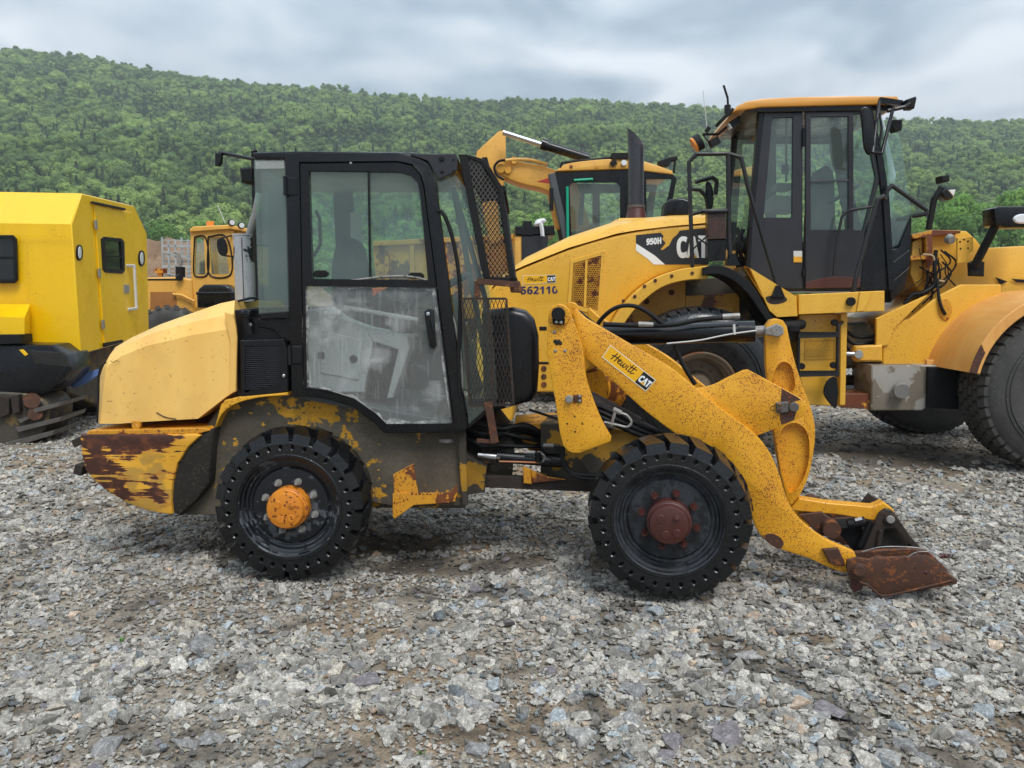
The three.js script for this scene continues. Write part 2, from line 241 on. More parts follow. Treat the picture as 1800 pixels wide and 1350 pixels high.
M.blueFlap = paint({ base: [104, 134, 190], dark: [88, 112, 164], specks: 0.2, rust: [120, 120, 124], rust2: [110, 120, 140], rough: 0.4, seed: 47, m: 0.4 });
M.screenTan = paint({ base: [168, 112, 54], dark: [146, 94, 44], rough: 0.8, seed: 48, m: 0.8, coat: 0 });
M.orangeBox = paint({ base: [206, 96, 30], dark: [180, 70, 26], specks: 0.2, patches: 0.2, rust: [170, 50, 30], rust2: [190, 80, 40], rough: 0.6, seed: 49, m: 1 });
{ const t = tex(512, (u, v) => mix3([112, 88, 66], [150, 122, 96], clamp(fbm(u, v, 8, 6, 611) * 1.2 - 0.1))); rep(t, 9); M.bank = std({ map: t, roughness: 0.95, bumpMap: rep(tex(256, (u, v) => grey(255 * fbm(u, v, 12, 5, 613)), false), 6), bumpScale: 0.25 }); }
const heavy = (x, text, cx, cy, size, sx, col) => { x.save(); x.translate(cx, cy); x.scale(sx, 1); x.font = 'bold ' + size + 'px sans-serif'; x.textAlign = 'center'; x.fillStyle = x.strokeStyle = col; x.lineWidth = size * 0.07; x.fillText(text, 0, 0); x.strokeText(text, 0, 0); x.restore(); };
M.brand = std({ roughness: 0.4, map: canvasTex(1024, 512, (x, w, h) => {
  x.fillStyle = '#dea630'; x.fillRect(0, 0, w, h); x.fillStyle = '#2c2c30'; x.beginPath(); x.moveTo(0, 12); x.lineTo(w, 0); x.lineTo(w, h - 8); x.lineTo(410, h - 8); x.lineTo(0, 150); x.fill();
  x.fillStyle = '#f0f0ec'; x.beginPath(); x.moveTo(0, 150); x.lineTo(410, h - 8); x.lineTo(250, h - 8); x.lineTo(0, 270); x.fill();
  heavy(x, '950H', 255, 190, 138, 0.66, '#eeeeea'); heavy(x, 'CAT', 790, 400, 390, 0.62, '#f2f2ee'); x.fillStyle = '#dea630'; x.beginPath(); x.moveTo(735, 412); x.lineTo(798, 330); x.lineTo(860, 412); x.fill();
  x.fillStyle = '#dca338'; x.beginPath(); x.moveTo(350, 10); x.lineTo(620, 0); x.lineTo(585, 60); x.lineTo(520, 120); x.lineTo(470, 230); x.lineTo(380, 300); x.lineTo(345, 290); x.lineTo(420, 190); x.lineTo(372, 120); x.lineTo(390, 70); x.fill(); }) });
M.fleet = std({ roughness: 0.4, color: new THREE.Color('#1f2c62') });
M.plateInfo = std({ roughness: 0.5, map: canvasTex(256, 180, (x, w, h) => { x.fillStyle = '#cf9a2c'; x.fillRect(0, 0, w, h); x.strokeStyle = '#6b5320'; x.lineWidth = 2; x.strokeRect(6, 6, w - 12, h - 12); const r = rng(3); for (let i = 0; i < 40; i++) { x.beginPath(); const a = 20 + r() * 200, b = 20 + r() * 110; x.moveTo(a, b); x.lineTo(a + (r() - 0.5) * 40, b + (r() - 0.5) * 30); x.stroke(); } x.beginPath(); x.moveTo(6, 145); x.lineTo(250, 145); x.stroke(); }) });

{ const t = rep(tex(512, (u, v) => { const n = fbm(u, v, 9, 6, 521), q = fbm(u, v, 30, 4, 523); return grey(255 * smooth(0.36, 0.72, n * 0.65 + q * 0.35) * 0.5); }, false), 0.5); M.scuffHeavy = std({ color: new THREE.Color(0.66, 0.66, 0.63), roughness: 0.85, alphaMap: t, transparent: true }); }
M.paleSheet = std({ color: new THREE.Color(0.6, 0.63, 0.62), roughness: 0.9, transparent: true, opacity: 0.28 });
const cutOut = (w, h, draw) => { const t = canvasTex(w, h, (x) => { x.fillStyle = '#000'; x.fillRect(0, 0, w, h); x.fillStyle = x.strokeStyle = '#fff'; draw(x, w, h); }); t.colorSpace = THREE.NoColorSpace; return t; };
M.brand.alphaMap = cutOut(1024, 512, (x, w, h) => { x.beginPath(); x.moveTo(0, 12); x.lineTo(w, 0); x.lineTo(w, h - 8); x.lineTo(250, h - 8); x.lineTo(0, 270); x.fill(); x.fillStyle = '#000'; x.beginPath(); x.moveTo(350, 10); x.lineTo(620, 0); x.lineTo(585, 60); x.lineTo(520, 120); x.lineTo(470, 230); x.lineTo(380, 300); x.lineTo(345, 290); x.lineTo(420, 190); x.lineTo(372, 120); x.lineTo(390, 70); x.fill(); x.beginPath(); x.moveTo(735, 412); x.lineTo(798, 330); x.lineTo(860, 412); x.fill(); }); M.brand.transparent = true;
M.fleet.alphaMap = cutOut(512, 128, (x, w) => { x.font = 'bold 128px sans-serif'; x.textAlign = 'center'; x.fillText('562110', w / 2, 110); x.fillStyle = '#000'; x.beginPath(); x.moveTo(430, 0); x.lineTo(512, 0); x.lineTo(512, 60); x.lineTo(455, 74); x.fill(); }); M.fleet.transparent = true;

{ // chipped paint of the counterweight: bare rusty metal along the top band and scraped in streaks down the rear corner
  const yel = [236, 180, 54], spots = [[0.36, 0.83, 0.34, 0.10, 0.30], [0.10, 0.55, 0.10, 0.3, 0.12], [0.27, 0.52, 0.16, 0.2, 0.16], [0.52, 0.42, 0.14, 0.08, 0.10], [0.35, 0.3, 0.25, 0.1, 0.08], [0.72, 0.84, 0.12, 0.06, 0.1]];
  const field = (u, v) => { let m = -0.03; for (const [x, y, w, h, k] of spots) m += k * Math.exp(-(((u - x) / w) ** 4) - (((v - y) / h) ** 4)); return fbm(u, v, 7, 6, 701) * 0.45 + fbm(u, v, 5, 6, 703, 34) * 0.55 + m; };
  const map = tex(1024, (u, v) => {
    const f = field(u, v), q = fbm(u, v, 6, 5, 707), f2 = fbm(u, v, 60, 3, 709);
    let c = mix3(yel, [214, 150, 40], q * 0.8);
    c = mix3(c, [150, 120, 66], smooth(0.55, 0.7, fbm(u, v, 5, 6, 711) + (v < 0.3 && u > 0.35 ? 0.12 : 0)) * 0.55);
    c = mix3(c, [196, 116, 34], smooth(0.54, 0.60, f) * 0.6);
    return mix3(c, mix3([66, 34, 24], [120, 66, 34], smooth(0.45, 0.75, fbm(u, v, 20, 5, 713)) * 0.7 + f2 * 0.1), smooth(0.595, 0.605, f));
  });
  M.counterweight = std({ map, roughness: 0.5, clearcoat: 0.15, clearcoatRoughness: 0.4, bumpMap: tex(512, (u, v) => grey(255 * (1 - smooth(0.595, 0.605, field(u, v)) * 0.7 - fbm(u, v, 50, 3, 719) * 0.3)), false), bumpScale: 0.002 });
}
{ // mud-coated side plate: dried grey mud, paint scraped clear above the tyre and beside it
  const spots = [[0.44, 0.86, 0.16, 0.16, 0.16], [0.60, 0.62, 0.06, 0.2, 0.08], [0.68, 0.22, 0.035, 0.28, 0.17], [0.76, 0.72, 0.1, 0.1, 0.05], [0.30, 0.75, 0.06, 0.12, 0.05]];
  const field = (u, v) => { let m = -0.06; for (const [x, y, w, h, k] of spots) m += k * Math.exp(-(((u - x) / w) ** 2) - (((v - y) / h) ** 2)); return fbm(u, v, 12, 7, 731, 6) * 0.45 + fbm(u, v, 50, 6, 733, 24) * 0.55 + m; };
  const map = tex(1024, (u, v) => {
    const f = field(u, v), q = fbm(u, v, 8, 6, 737, 4), r = fbm(u, v, 120, 3, 739, 60);
    let c = mix3([70, 64, 54], [104, 96, 82], clamp(q * 1.3 - 0.2));
    c = c.map((x) => x * (0.88 + 0.24 * r)); c = mix3(c, [128, 104, 56], smooth(0.54, 0.60, f) * 0.6);
    return mix3(c, mix3([206, 154, 40], [170, 120, 30], r), smooth(0.585, 0.60, f));
  });
  M.chassisSide = std({ map, roughness: 0.8, bumpMap: tex(512, (u, v) => grey(255 * fbm(u, v, 60, 4, 741, 30)), false), bumpScale: 0.002 });
}
M.greasy = paint({ base: [78, 72, 62], dark: [56, 51, 44], specks: 0.4, rust: [120, 96, 50], rust2: [92, 80, 58], patches: 0.2, rough: 0.6, seed: 81, m: 0.8, coat: 0.05 });

// ---------------------------------------------------------------- ground
const dirtMap = tex(1024, (u, v) => {
  const a = fbm(u, v, 6, 6, 101), b = fbm(u, v, 60, 4, 103), c = fbm(u, v, 190, 2, 107);
  let q = mix3([122, 114, 102], [160, 150, 136], a * 0.9 + b * 0.3);
  q = mix3(q, [140, 116, 90], smooth(0.52, 0.68, fbm(u, v, 5, 5, 109)) * 0.55);
  return q.map((x) => x * (0.72 + 0.56 * (b * 0.5 + c * 0.5)));
});
rep(dirtMap, 2.3);
const dirtBump = rep(tex(512, (u, v) => grey(255 * (fbm(u, v, 40, 4, 113) * 0.6 + fbm(u, v, 120, 2, 117) * 0.4)), false), 1.1);
const dirt = std({ vertexColors: true, map: dirtMap, bumpMap: dirtBump, bumpScale: 0.02, roughness: 0.92 });
const rough = (x, z) => (fbm(x / 64 + 0.5, z / 64 + 0.5, 64, 4, 131) - 0.5);      // metre-scale unevenness
const groundY = (x, z) => -0.012 + 0.05 * rough(x * 0.8, z * 0.8);
const spotAt = (px, py) => new Frame(0, 0, 0).on('y', 0, px, py), darkSpots = [[790, 992, 0.6, 0.26], [900, 985, 0.35, 0.2], [690, 955, 0.4, 0.3], [1600, 800, 1.3, 0.8]].map(([a, b, w, h]) => { const p = spotAt(a, b); return [p.x, p.z, w, h]; });
const blot = (x, z) => { let k = 0; for (const [a, b, w, h] of darkSpots) k = Math.max(k, 1 - Math.hypot((x - a) / w, (z - b) / h)); return k + (fbm(x / 8 + 0.5, z / 8 + 0.5, 48, 4, 171) - 0.5) * 1.2; };
const dirtSpots = [[560, 1290, 0.30, 0.22], [230, 1050, 0.5, 0.35], [90, 1110, 0.4, 0.3], [820, 1310, 0.35, 0.18], [330, 1210, 0.25, 0.2], [720, 1190, 0.2, 0.15], [1010, 1330, 0.25, 0.15], [1440, 780, 0.9, 0.6], [60, 760, 1.2, 0.8]].map(([a, b, w, h]) => { const p = spotAt(a, b); return [p.x, p.z, w, h]; });
const dirty = (x, z) => { let k = 0; for (const [a, b, w, h] of dirtSpots) k = Math.max(k, 1.3 - Math.hypot((x - a) / w, (z - b) / h)); return smooth(0.15, 0.5, k + (fbm(x / 8 + 0.5, z / 8 + 0.5, 40, 4, 181) - 0.5) * 1.3); };
const darkened = (x, z) => smooth(0.05, 0.3, blot(x, z));   // darker patches of dirt bed and stones
const bare = (x, z) => Math.max(smooth(0.48, 0.62, fbm(x / 32 + 0.5, z / 32 + 0.5, 48, 4, 151)), darkened(x, z) * 1.0, dirty(x, z) * 1.05);   // where the dirt shows
const ground = new THREE.Group(); ground.name = 'gravel_yard'; ground.userData = { kind: 'structure', label: 'grey crushed stone yard with brown dirt patches' };
scene.add(ground);
{
  const a = [], idx = [], uv = [], xs = [], zs = [], col = [];
  for (let i = 0; i <= 160; i++) { const t = i / 80 - 1; xs.push(Math.sign(t) * (Math.abs(t) * 9 + Math.pow(Math.abs(t), 6) * 1500)); }
  for (let j = 0; j <= 160; j++) { const t = j / 160; zs.push(1.5 - t * 16 - Math.pow(t, 7) * 1500 + (j === 0 ? 400 : j === 1 ? 2 : 0)); }
  for (const z of zs) for (const x of xs) { const far = smooth(20, 60, Math.hypot(x, z)); a.push(x, lerp(groundY(x, z) - 0.006, -0.02, far), z); uv.push(x, -z); const k = lerp(1, 0.3, Math.hypot(x, z) < 15 ? darkened(x, z) : 0); col.push(k, k * 0.98, k * 0.95); }
  const n = xs.length; for (let j = 0; j + 1 < zs.length; j++) for (let i = 0; i + 1 < n; i++) { const p = j * n + i; idx.push(p, p + 1, p + n + 1, p, p + n + 1, p + n); }
  const g = new THREE.BufferGeometry().setAttribute('position', new THREE.Float32BufferAttribute(a, 3)).setAttribute('uv', new THREE.Float32BufferAttribute(uv, 2)).setAttribute('color', new THREE.Float32BufferAttribute(col, 3)).setIndex(idx); g.computeVertexNormals();
  const m = shadows(new THREE.Mesh(g, dirt)); m.name = 'dirt_bed'; ground.add(m);
}
const RS = rng(4242);
function stoneGeo(r, flatness) { const p = []; for (let i = 0; i < 13; i++) { const v = V3(r() * 2 - 1, r() * 2 - 1, r() * 2 - 1).normalize().multiplyScalar(0.75 + 0.35 * r()); v.y *= flatness; v.x *= 1.15; p.push(v); } const g = new ConvexGeometry(p); g.deleteAttribute('uv'); const q = g.attributes.position, uv = new Float32Array(q.count * 2); for (let i = 0; i < q.count; i++) { uv[i * 2] = q.getX(i) + q.getY(i) * 0.4; uv[i * 2 + 1] = q.getZ(i) + q.getY(i) * 0.3; } return g.setAttribute('uv', new THREE.BufferAttribute(uv, 2)); }
const stoneGeos = Array.from({ length: 9 }, (_, i) => stoneGeo(RS, 0.42 + 0.1 * (i % 5)));
const stoneMap = tex(256, (u, v) => grey(255 * clamp(0.78 + (fbm(u, v, 8, 5, 201) - 0.5) * 0.5 + (fbm(u, v, 3, 3, 203, 24) - 0.5) * 0.3)));
const stoneMat = std({ map: stoneMap, roughness: 0.78 });
function stoneColor(r, x, z) {
  const darkFactor = lerp(1, 0.36, darkened(x, z));  // stones take a darker colour inside these patches
  const k = r(), b = (0.28 + 0.50 * Math.pow(r(), 1.1)) * darkFactor;
  if (k < 0.025) return new THREE.Color(b * 1.25, b * 0.95, b * 0.7);
  if (k < 0.10) return new THREE.Color(b * 1.2, b * 1.08, b * 0.88);
  if (k < 0.17) return new THREE.Color(b * 0.88, b * 0.95, b * 0.98);
  return new THREE.Color(b * 1.08, b * 1.0, b * 0.88);
}
{
  const buckets = stoneGeos.map(() => []);
  const add = (x, z, s) => { const y = groundY(x, z) + s * (0.05 + 0.35 * RS()); buckets[Math.floor(RS() * stoneGeos.length)].push([x, y, z, s]); };
  const fill = (d0, d1, perM2, s0, s1, pow, keep) => { const n = Math.round((0.85 * (d1 * d1 - d0 * d0) + 1.8 * (d1 - d0)) * perM2); for (let i = 0; i < n; i++) { const d = Math.sqrt(lerp(d0 * d0, d1 * d1, RS())), x = (RS() * 2 - 1) * (0.85 * d + 0.9), z = -d; if (RS() < bare(x, z) * keep || RS() < darkened(x, z) * 0.75) continue; add(x, z, lerp(s0, s1, Math.pow(RS(), pow))); } };
  fill(1.7, 3.4, 5600, 0.004, 0.015, 1.4, 0.5); fill(1.7, 3.4, 1900, 0.012, 0.03, 1.5, 0.92); fill(1.7, 3.4, 340, 0.025, 0.052, 2.0, 0.95);
  fill(3.4, 6, 3600, 0.006, 0.018, 1.3, 0.6); fill(3.4, 6, 1200, 0.013, 0.03, 1.5, 0.92); fill(3.4, 6, 150, 0.025, 0.05, 2.2, 0.95);
  for (const [a, b] of [[506, 1030], [1176, 1066]]) { const c = spotAt(a, b); for (let i = 0; i < 900; i++) { const x = c.x + (RS() - 0.5) * 1.0, z = c.z - 0.15 + (RS() - 0.5) * 0.62, k = Math.exp(-(((x - c.x) / 0.3) ** 2)); if (RS() < 0.3 + k) { const s = lerp(0.006, 0.024, RS() * RS()), y = groundY(x, z) + s * 0.3 + 0.02 * k * RS(); buckets[Math.floor(RS() * stoneGeos.length)].push([x, y, z, s]); } } }
  fill(6, 11, 1300, 0.012, 0.034, 1.4, 0.8); fill(11, 22, 260, 0.02, 0.05, 1.2, 0.6);
  const gravel = new THREE.Group(); gravel.name = 'loose_gravel'; gravel.userData = { kind: 'stuff', label: 'loose angular grey gravel spread over the yard', category: 'gravel' }; scene.add(gravel);
  const m4 = new THREE.Matrix4(), q = new THREE.Quaternion(), e = new THREE.Euler();
  buckets.forEach((b, k) => {
    const im = shadows(new THREE.InstancedMesh(stoneGeos[k], stoneMat, b.length)); im.name = 'gravel_stones';
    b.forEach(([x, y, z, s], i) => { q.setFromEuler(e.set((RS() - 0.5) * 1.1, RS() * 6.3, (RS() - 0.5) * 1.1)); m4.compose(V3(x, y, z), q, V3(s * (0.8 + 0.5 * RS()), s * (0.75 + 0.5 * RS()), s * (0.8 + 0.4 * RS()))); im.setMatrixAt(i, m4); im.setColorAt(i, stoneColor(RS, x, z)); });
    gravel.add(im);
  });
  // the larger stones, one by one
  const big = [0.42, 0.34, 0.5, 0.38, 0.3].map((b, i) => { const m = stoneMat.clone(); m.color.setRGB(b * 1.06, b * (i === 4 ? 0.95 : 1.02), b * (i === 2 ? 0.94 : 0.98)); return m; });
  const G = new Frame(0, 0, 0), spot = (px, py) => G.on('y', 0, px, py);
  const named = [[350, 1135, .085], [440, 1172, .06], [470, 1238, .055], [645, 1200, .06], [1345, 858, 0], [620, 968, .034], [1290, 1290, .08], [1180, 1300, .06], [1110, 1262, .05], [330, 1300, .05], [190, 1305, .06], [1455, 1245, .06], [1480, 845, .11], [1190, 1150, .05], [1310, 1150, .05], [1630, 1130, .05], [1700, 1290, .055], [1120, 1210, .055], [95, 1050, .055], [65, 1090, .05], [1560, 1330, .06], [1020, 1290, .07], [560, 1215, .045], [850, 1090, .045], [1290, 1230, .05], [40, 1190, .05]];
  const list = named.filter((n) => n[2]).map(([a, b, s]) => { const p = spot(a, b); return [p.x, p.z, s]; });
  while (list.length < 260) { const d = lerp(1.9, 5.2, Math.pow(RS(), 0.8)), x = (RS() * 2 - 1) * 0.75 * d; list.push([x, -d, 0.026 + 0.028 * Math.pow(RS(), 2.5)]); }
  list.forEach(([x, z, s], i) => { const m = shadows(new THREE.Mesh(stoneGeos[i % 9], big[Math.floor(RS() * 5)])); m.name = i ? 'stone_' + String(i).padStart(3, '0') : 'stone'; m.position.set(x, groundY(x, z) + s * 0.12, z); m.rotation.set((RS() - 0.5) * 0.5, RS() * 6.3, (RS() - 0.5) * 0.5); m.scale.set(s * (0.9 + 0.4 * RS()), s * (0.7 + 0.4 * RS()), s); ground.add(m); });
}
{ // small weeds
  const G = new Frame(0, 0, 0), gm = std({ color: new THREE.Color(0.10, 0.22, 0.04), roughness: 0.7 });
  [[214, 1127, 'tiny bright green weed in gravel at left'], [741, 1327, 'tiny bright green weed in gravel near bottom edge']].forEach(([a, b, label]) => { const p = G.on('y', 0, a, b), t = thing('weed', label, 'weed', new Frame(p.x, p.z, 0, groundY(p.x, p.z)), { group: 'weeds in the gravel' }), r = rng(a); for (let i = 0; i < 7; i++) { const an = r() * 6.3, h = 0.02 + 0.022 * r(), w = 0.004, e = V3(Math.cos(an) * 0.02, h, Math.sin(an) * 0.02), s = V3(-Math.sin(an) * w, 0, Math.cos(an) * w), mid = e.clone().multiplyScalar(0.5).add(V3(0, 0.008, 0)); part(t, 'leaf', [loft([[s, s.clone().negate().add(V3(0, 0.001, 0)), V3(0, 0.003, 0)], [mid.clone().add(s), mid.clone().sub(s), mid.clone().add(V3(0, 0.002, 0))], [e, e.clone().add(V3(0.0008, 0, 0)), e.clone().add(V3(0, 0.0008, 0))]])], gm); } });
}

// ---------------------------------------------------------------- wooded hill
const ridgeTab = [[-400, 60], [0, 84], [170, 99], [330, 133], [480, 149], [620, 159], [800, 173], [960, 175], [1100, 178], [1250, 191], [1400, 203], [1600, 211], [1700, 216], [1800, 210], [2200, 214]];
function ridgeTan(u) { const px = 900 + u * FOC; let i = 0; while (i + 2 < ridgeTab.length && ridgeTab[i + 1][0] < px) i++; const [a, ya] = ridgeTab[i], [b, yb] = ridgeTab[i + 1], py = lerp(ya, yb, clamp((px - a) / (b - a))), v = (py - 675) / FOC; return (-v * cP - sP) / (cP - v * sP); }
const D0 = 150, D1 = 640;
function hillY(x, d) {   // d: distance straight ahead
  const u = x / Math.max(d, 1), top = ridgeTan(clamp(u, -0.95, 0.95)) * D1 - 7;
  const t = (d - D0) / (D1 - D0), n = (fbm(x / 900 + 0.5, d / 900, 18, 4, 301) - 0.5);
  if (t <= 0) return -0.5;
  const s = t < 1 ? Math.pow(t, 1.18) : 1 - (t - 1) * 0.25;
  return top * s + n * 42 * Math.min(1, t * 2) * Math.max(0, 1 - t * 0.85);
}
{
  const a = [], idx = [], NX = 120, ND = 70;
  for (let j = 0; j <= ND; j++) for (let i = 0; i <= NX; i++) { const d = 120 + (j / ND) * 720, x = (i / NX * 2 - 1) * 1.0 * d; a.push(x, hillY(x, d) - (j === 0 ? 1 : 0), -d); }
  for (let j = 0; j < ND; j++) for (let i = 0; i < NX; i++) { const p = j * (NX + 1) + i; idx.push(p, p + 1, p + NX + 2, p, p + NX + 2, p + NX + 1); }
  const g = new THREE.BufferGeometry().setAttribute('position', new THREE.Float32BufferAttribute(a, 3)).setIndex(idx); g.computeVertexNormals();
  const m = shadows(new THREE.Mesh(g, std({ color: new THREE.Color(0.09, 0.15, 0.05), roughness: 1 }))); m.name = 'hill'; m.userData = { kind: 'structure', label: 'long green hillside under the forest' }; scene.add(m);
}
function leafCloud(r, lobes, n, s, conifer) {   // many small leaf-clump faces through a crown's volume
  const a = [], nor = [];
  for (let i = 0; i < n; i++) {
    let c, out;
    if (conifer) { const h = Math.pow(r(), 1.3), rad = (1 - h) * lobes.r * (0.65 + 0.5 * r()) * (0.75 + 0.35 * Math.sin(h * 60)), an = r() * 6.283; c = V3(Math.cos(an) * rad, lobes.y0 + h * lobes.h, Math.sin(an) * rad); out = V3(Math.cos(an), 0.35, Math.sin(an)); }
    else { const L = lobes[Math.floor(r() * lobes.length)], v = V3(r() * 2 - 1, r() * 2 - 0.85, r() * 2 - 1).normalize(), q = 0.7 + 0.34 * r(); c = V3(L[0] + v.x * L[3] * q, L[1] + v.y * L[3] * 0.85 * q, L[2] + v.z * L[3] * q); out = v.clone(); }
    const nn = out.clone().add(V3(r() - 0.5, r() - 0.3, r() - 0.5).multiplyScalar(1.5)).normalize(), t = V3(r() - 0.5, r() - 0.5, r() - 0.5).cross(nn).normalize(), b = nn.clone().cross(t), k = s * (0.6 + 0.8 * r());
    const P = [c.clone().addScaledVector(t, k), c.clone().addScaledVector(t, -k * 0.8).addScaledVector(b, k * 0.75), c.clone().addScaledVector(t, -k * 0.7).addScaledVector(b, -k * 0.8)];
    const N = out.clone().multiplyScalar(0.6).add(nn.multiplyScalar(0.6)).normalize();
    for (const q of P) { a.push(q.x, q.y, q.z); nor.push(N.x, N.y, N.z); }
  }
  if (!conifer) for (const [x, y, z, q] of lobes) { const g = new THREE.IcosahedronGeometry(q * 0.6, 1), P = g.attributes.position; for (let i = 0; i < P.count; i++) { const v = V3().fromBufferAttribute(P, i), n = v.clone().normalize(), k = 0.85 + 0.3 * vn(n.x * 3 + 20, n.y * 3 + n.z * 2 + 20, 64); a.push(x + v.x * k, y + v.y * 0.85 * k, z + v.z * k); nor.push(n.x, n.y, n.z); } }
  return new THREE.BufferGeometry().setAttribute('position', new THREE.Float32BufferAttribute(a, 3)).setAttribute('normal', new THREE.Float32BufferAttribute(nor, 3));
}
const RT = rng(909);
function lobesOf(r, w, y0, h) { const L = []; for (let i = 0; i < 9; i++) { const t = i / 8, an = i * 2.4 + r(), rr = w * 0.42 * Math.sin(Math.PI * (0.18 + 0.72 * t)) * (0.6 + 0.6 * r()); L.push([Math.cos(an) * rr, y0 + t * h, Math.sin(an) * rr, w * (0.22 + 0.14 * r()) * (1.1 - 0.35 * t)]); } return L; }
const broad = Array.from({ length: 8 }, (_, i) => leafCloud(RT, lobesOf(RT, [0.72, 0.5, 0.84, 0.42, 0.64, 0.56, 0.9, 0.48][i], [0.38, 0.26, 0.42, 0.22, 0.34, 0.3, 0.45, 0.3][i], [0.46, 0.64, 0.4, 0.7, 0.52, 0.58, 0.36, 0.6][i]), 1300, 0.025));
const pointed = Array.from({ length: 3 }, () => leafCloud(RT, { r: 0.2, y0: 0.1, h: 0.9 }, 420, 0.03, true));
const trunkGeo = (() => { const g = new THREE.CylinderGeometry(0.008, 0.016, 0.7, 5).translate(0, 0.35, 0).toNonIndexed(); g.deleteAttribute('uv'); return g; })();
const leafMat = std({ color: 0xffffff, roughness: 0.95, transmission: 0.35, thickness: 0, side: THREE.DoubleSide, specularIntensity: 0.2 });
const barkMat = std({ color: new THREE.Color(0.42, 0.40, 0.36), roughness: 0.95 });
{
  const forest = new THREE.Group(); forest.name = 'forest'; forest.userData = { kind: 'stuff', label: 'dense mixed green forest covering the hillside', category: 'forest' }; scene.add(forest);
  const lists = [...broad, ...pointed].map(() => []), trunks = [];
  let d = 158;
  while (d < 700) {
    const step = 3.5 + d * 0.0032, w = 0.82 * d;
    for (let x = -w + RT() * 5; x < w; x += step * (0.8 + 0.5 * RT())) {
      const dd = d + (RT() - 0.5) * step * 1.3, xx = x + (RT() - 0.5) * 2, t = (dd - D0) / (D1 - D0), n = fbm(xx / 600 + 0.5, dd / 600, 24, 4, 401), n2 = fbm(xx / 600 + 0.5, dd / 600, 60, 3, 411);
      const young = smooth(0.14, 0.22, t) * (1 - smooth(0.42, 0.5, t)) * smooth(-0.05, 0.1, xx / dd) * (1 - smooth(0.35, 0.5, xx / dd));
      const con = RT() < (t > 0.8 ? 0 : n2 > 0.56 ? 0.4 : 0.07) * (1 - young * 0.5);
      const h = (con ? 10.5 : 9.8) * (0.55 + 0.75 * RT()) * (1 - 0.45 * young) * (0.85 + 0.35 * n), k = con ? broad.length + Math.floor(RT() * 3) : Math.floor(RT() * broad.length);
      const wide = con ? 1 : 0.85 + 0.4 * RT();
      const c = con ? [0.06 + 0.035 * RT(), 0.11 + 0.05 * RT(), 0.055] : mix3([0.145, 0.225, 0.07], [0.36, 0.48, 0.13], clamp((n - 0.5) * 1.6 + 0.35 + (RT() - 0.5) * 1.0 + young * 0.4));
      const tall = !con && smooth(0.47, 0.52, t) * (1 - smooth(0.62, 0.68, t)) * smooth(-0.1, 0.05, xx / dd) * (1 - smooth(0.4, 0.55, xx / dd)) > 0.5, up = tall ? h * 0.35 : 0;
      lists[k].push([xx, hillY(xx, dd) - 0.4 + up, -dd, h, wide * (tall ? 0.8 : 1), c]);
      if (!con && (tall || RT() < 0.5)) trunks.push([xx, hillY(xx, dd) - 0.4, -dd, tall ? h * 1.35 : h]);
    }
    d += step * 0.92;
  }
  const m4 = new THREE.Matrix4(), q = new THREE.Quaternion();
  lists.forEach((L, k) => {
    const im = shadows(new THREE.InstancedMesh([...broad, ...pointed][k], leafMat, L.length)); im.name = k < broad.length ? 'broadleaf_crowns' : 'conifer_crowns';
    L.forEach(([x, y, z, h, w, c], i) => { q.setFromAxisAngle(ZAX, RT() * 6.28); m4.compose(V3(x, y, z), q, V3(h * w, h, h * w)); im.setMatrixAt(i, m4); im.setColorAt(i, new THREE.Color(...c)); });
    forest.add(im);
  });
  const im = shadows(new THREE.InstancedMesh(trunkGeo, barkMat, trunks.length)); im.name = 'tree_trunks';
  trunks.forEach(([x, y, z, h], i) => { m4.compose(V3(x, y, z), q.identity(), V3(h, h, h)); im.setMatrixAt(i, m4); }); forest.add(im);
}
{ // nearer trees that stand out one by one
  const kinds = Array.from({ length: 3 }, () => leafCloud(RT, lobesOf(RT, 0.7, 0.28, 0.58), 6500, 0.0155));
  const lm = [[0.15, 0.27, 0.055], [0.11, 0.20, 0.05], [0.18, 0.31, 0.07]].map((c) => std({ color: new THREE.Color(...c).multiplyScalar(1.25), roughness: 0.95, transmission: 0.35, thickness: 0, side: THREE.DoubleSide, specularIntensity: 0.2 }));
  const list = [[1640, 118, 9.5, 'light green bushy tree right of the big loader\'s cab front'], [1720, 112, 9, 'round light green tree above the big loader\'s front frame'], [1790, 115, 11, 'tall leafy tree at the right edge of the picture'], [1680, 128, 11.5, 'tree behind the work light on the big loader\'s nose'], [1590, 126, 9, 'small leafy tree just in front of the big loader\'s windscreen'],
    [925, 125, 8, 'small leafy tree between compact loader guard and excavator cab'], [945, 132, 10, 'slim light green tree below the excavator boom'], [300, 122, 8.5, 'bushy tree behind the yellow box body\'s sloping corner'], [385, 128, 9, 'leafy tree above the old loader\'s amber beacon'], [1230, 126, 9, 'leafy tree seen through the big loader\'s rear handrail']];
  list.forEach(([px, d, h0, label], i) => {
    const h = h0 * 1.7, fr = new Frame((px - 900) / FOC * d, -d, i * 77, -0.1), t = thing('leafy_tree', label, 'tree', fr, { group: 'trees at the foot of the hill' });
    part(t, 'trunk', [rod(V3(0, 0, 0), V3(0.1, h * 0.75, 0), 0.13, 7, 0.04), ...[0, 1, 2, 3].map((k) => rod(V3(0.04, h * (0.25 + k * 0.1), 0), V3(Math.cos(k * 1.9) * h * 0.2, h * (0.45 + k * 0.1), Math.sin(k * 1.9) * h * 0.2), 0.06, 5, 0.02))], barkMat);
    const m = shadows(new THREE.Mesh(kinds[i % 3], lm[i % 3])); m.name = 'crown'; m.scale.set(h, h, h); t.add(m);
  });
}

scene.fog = new THREE.FogExp2(new THREE.Color(0.80, 0.88, 0.96), 0.00044);

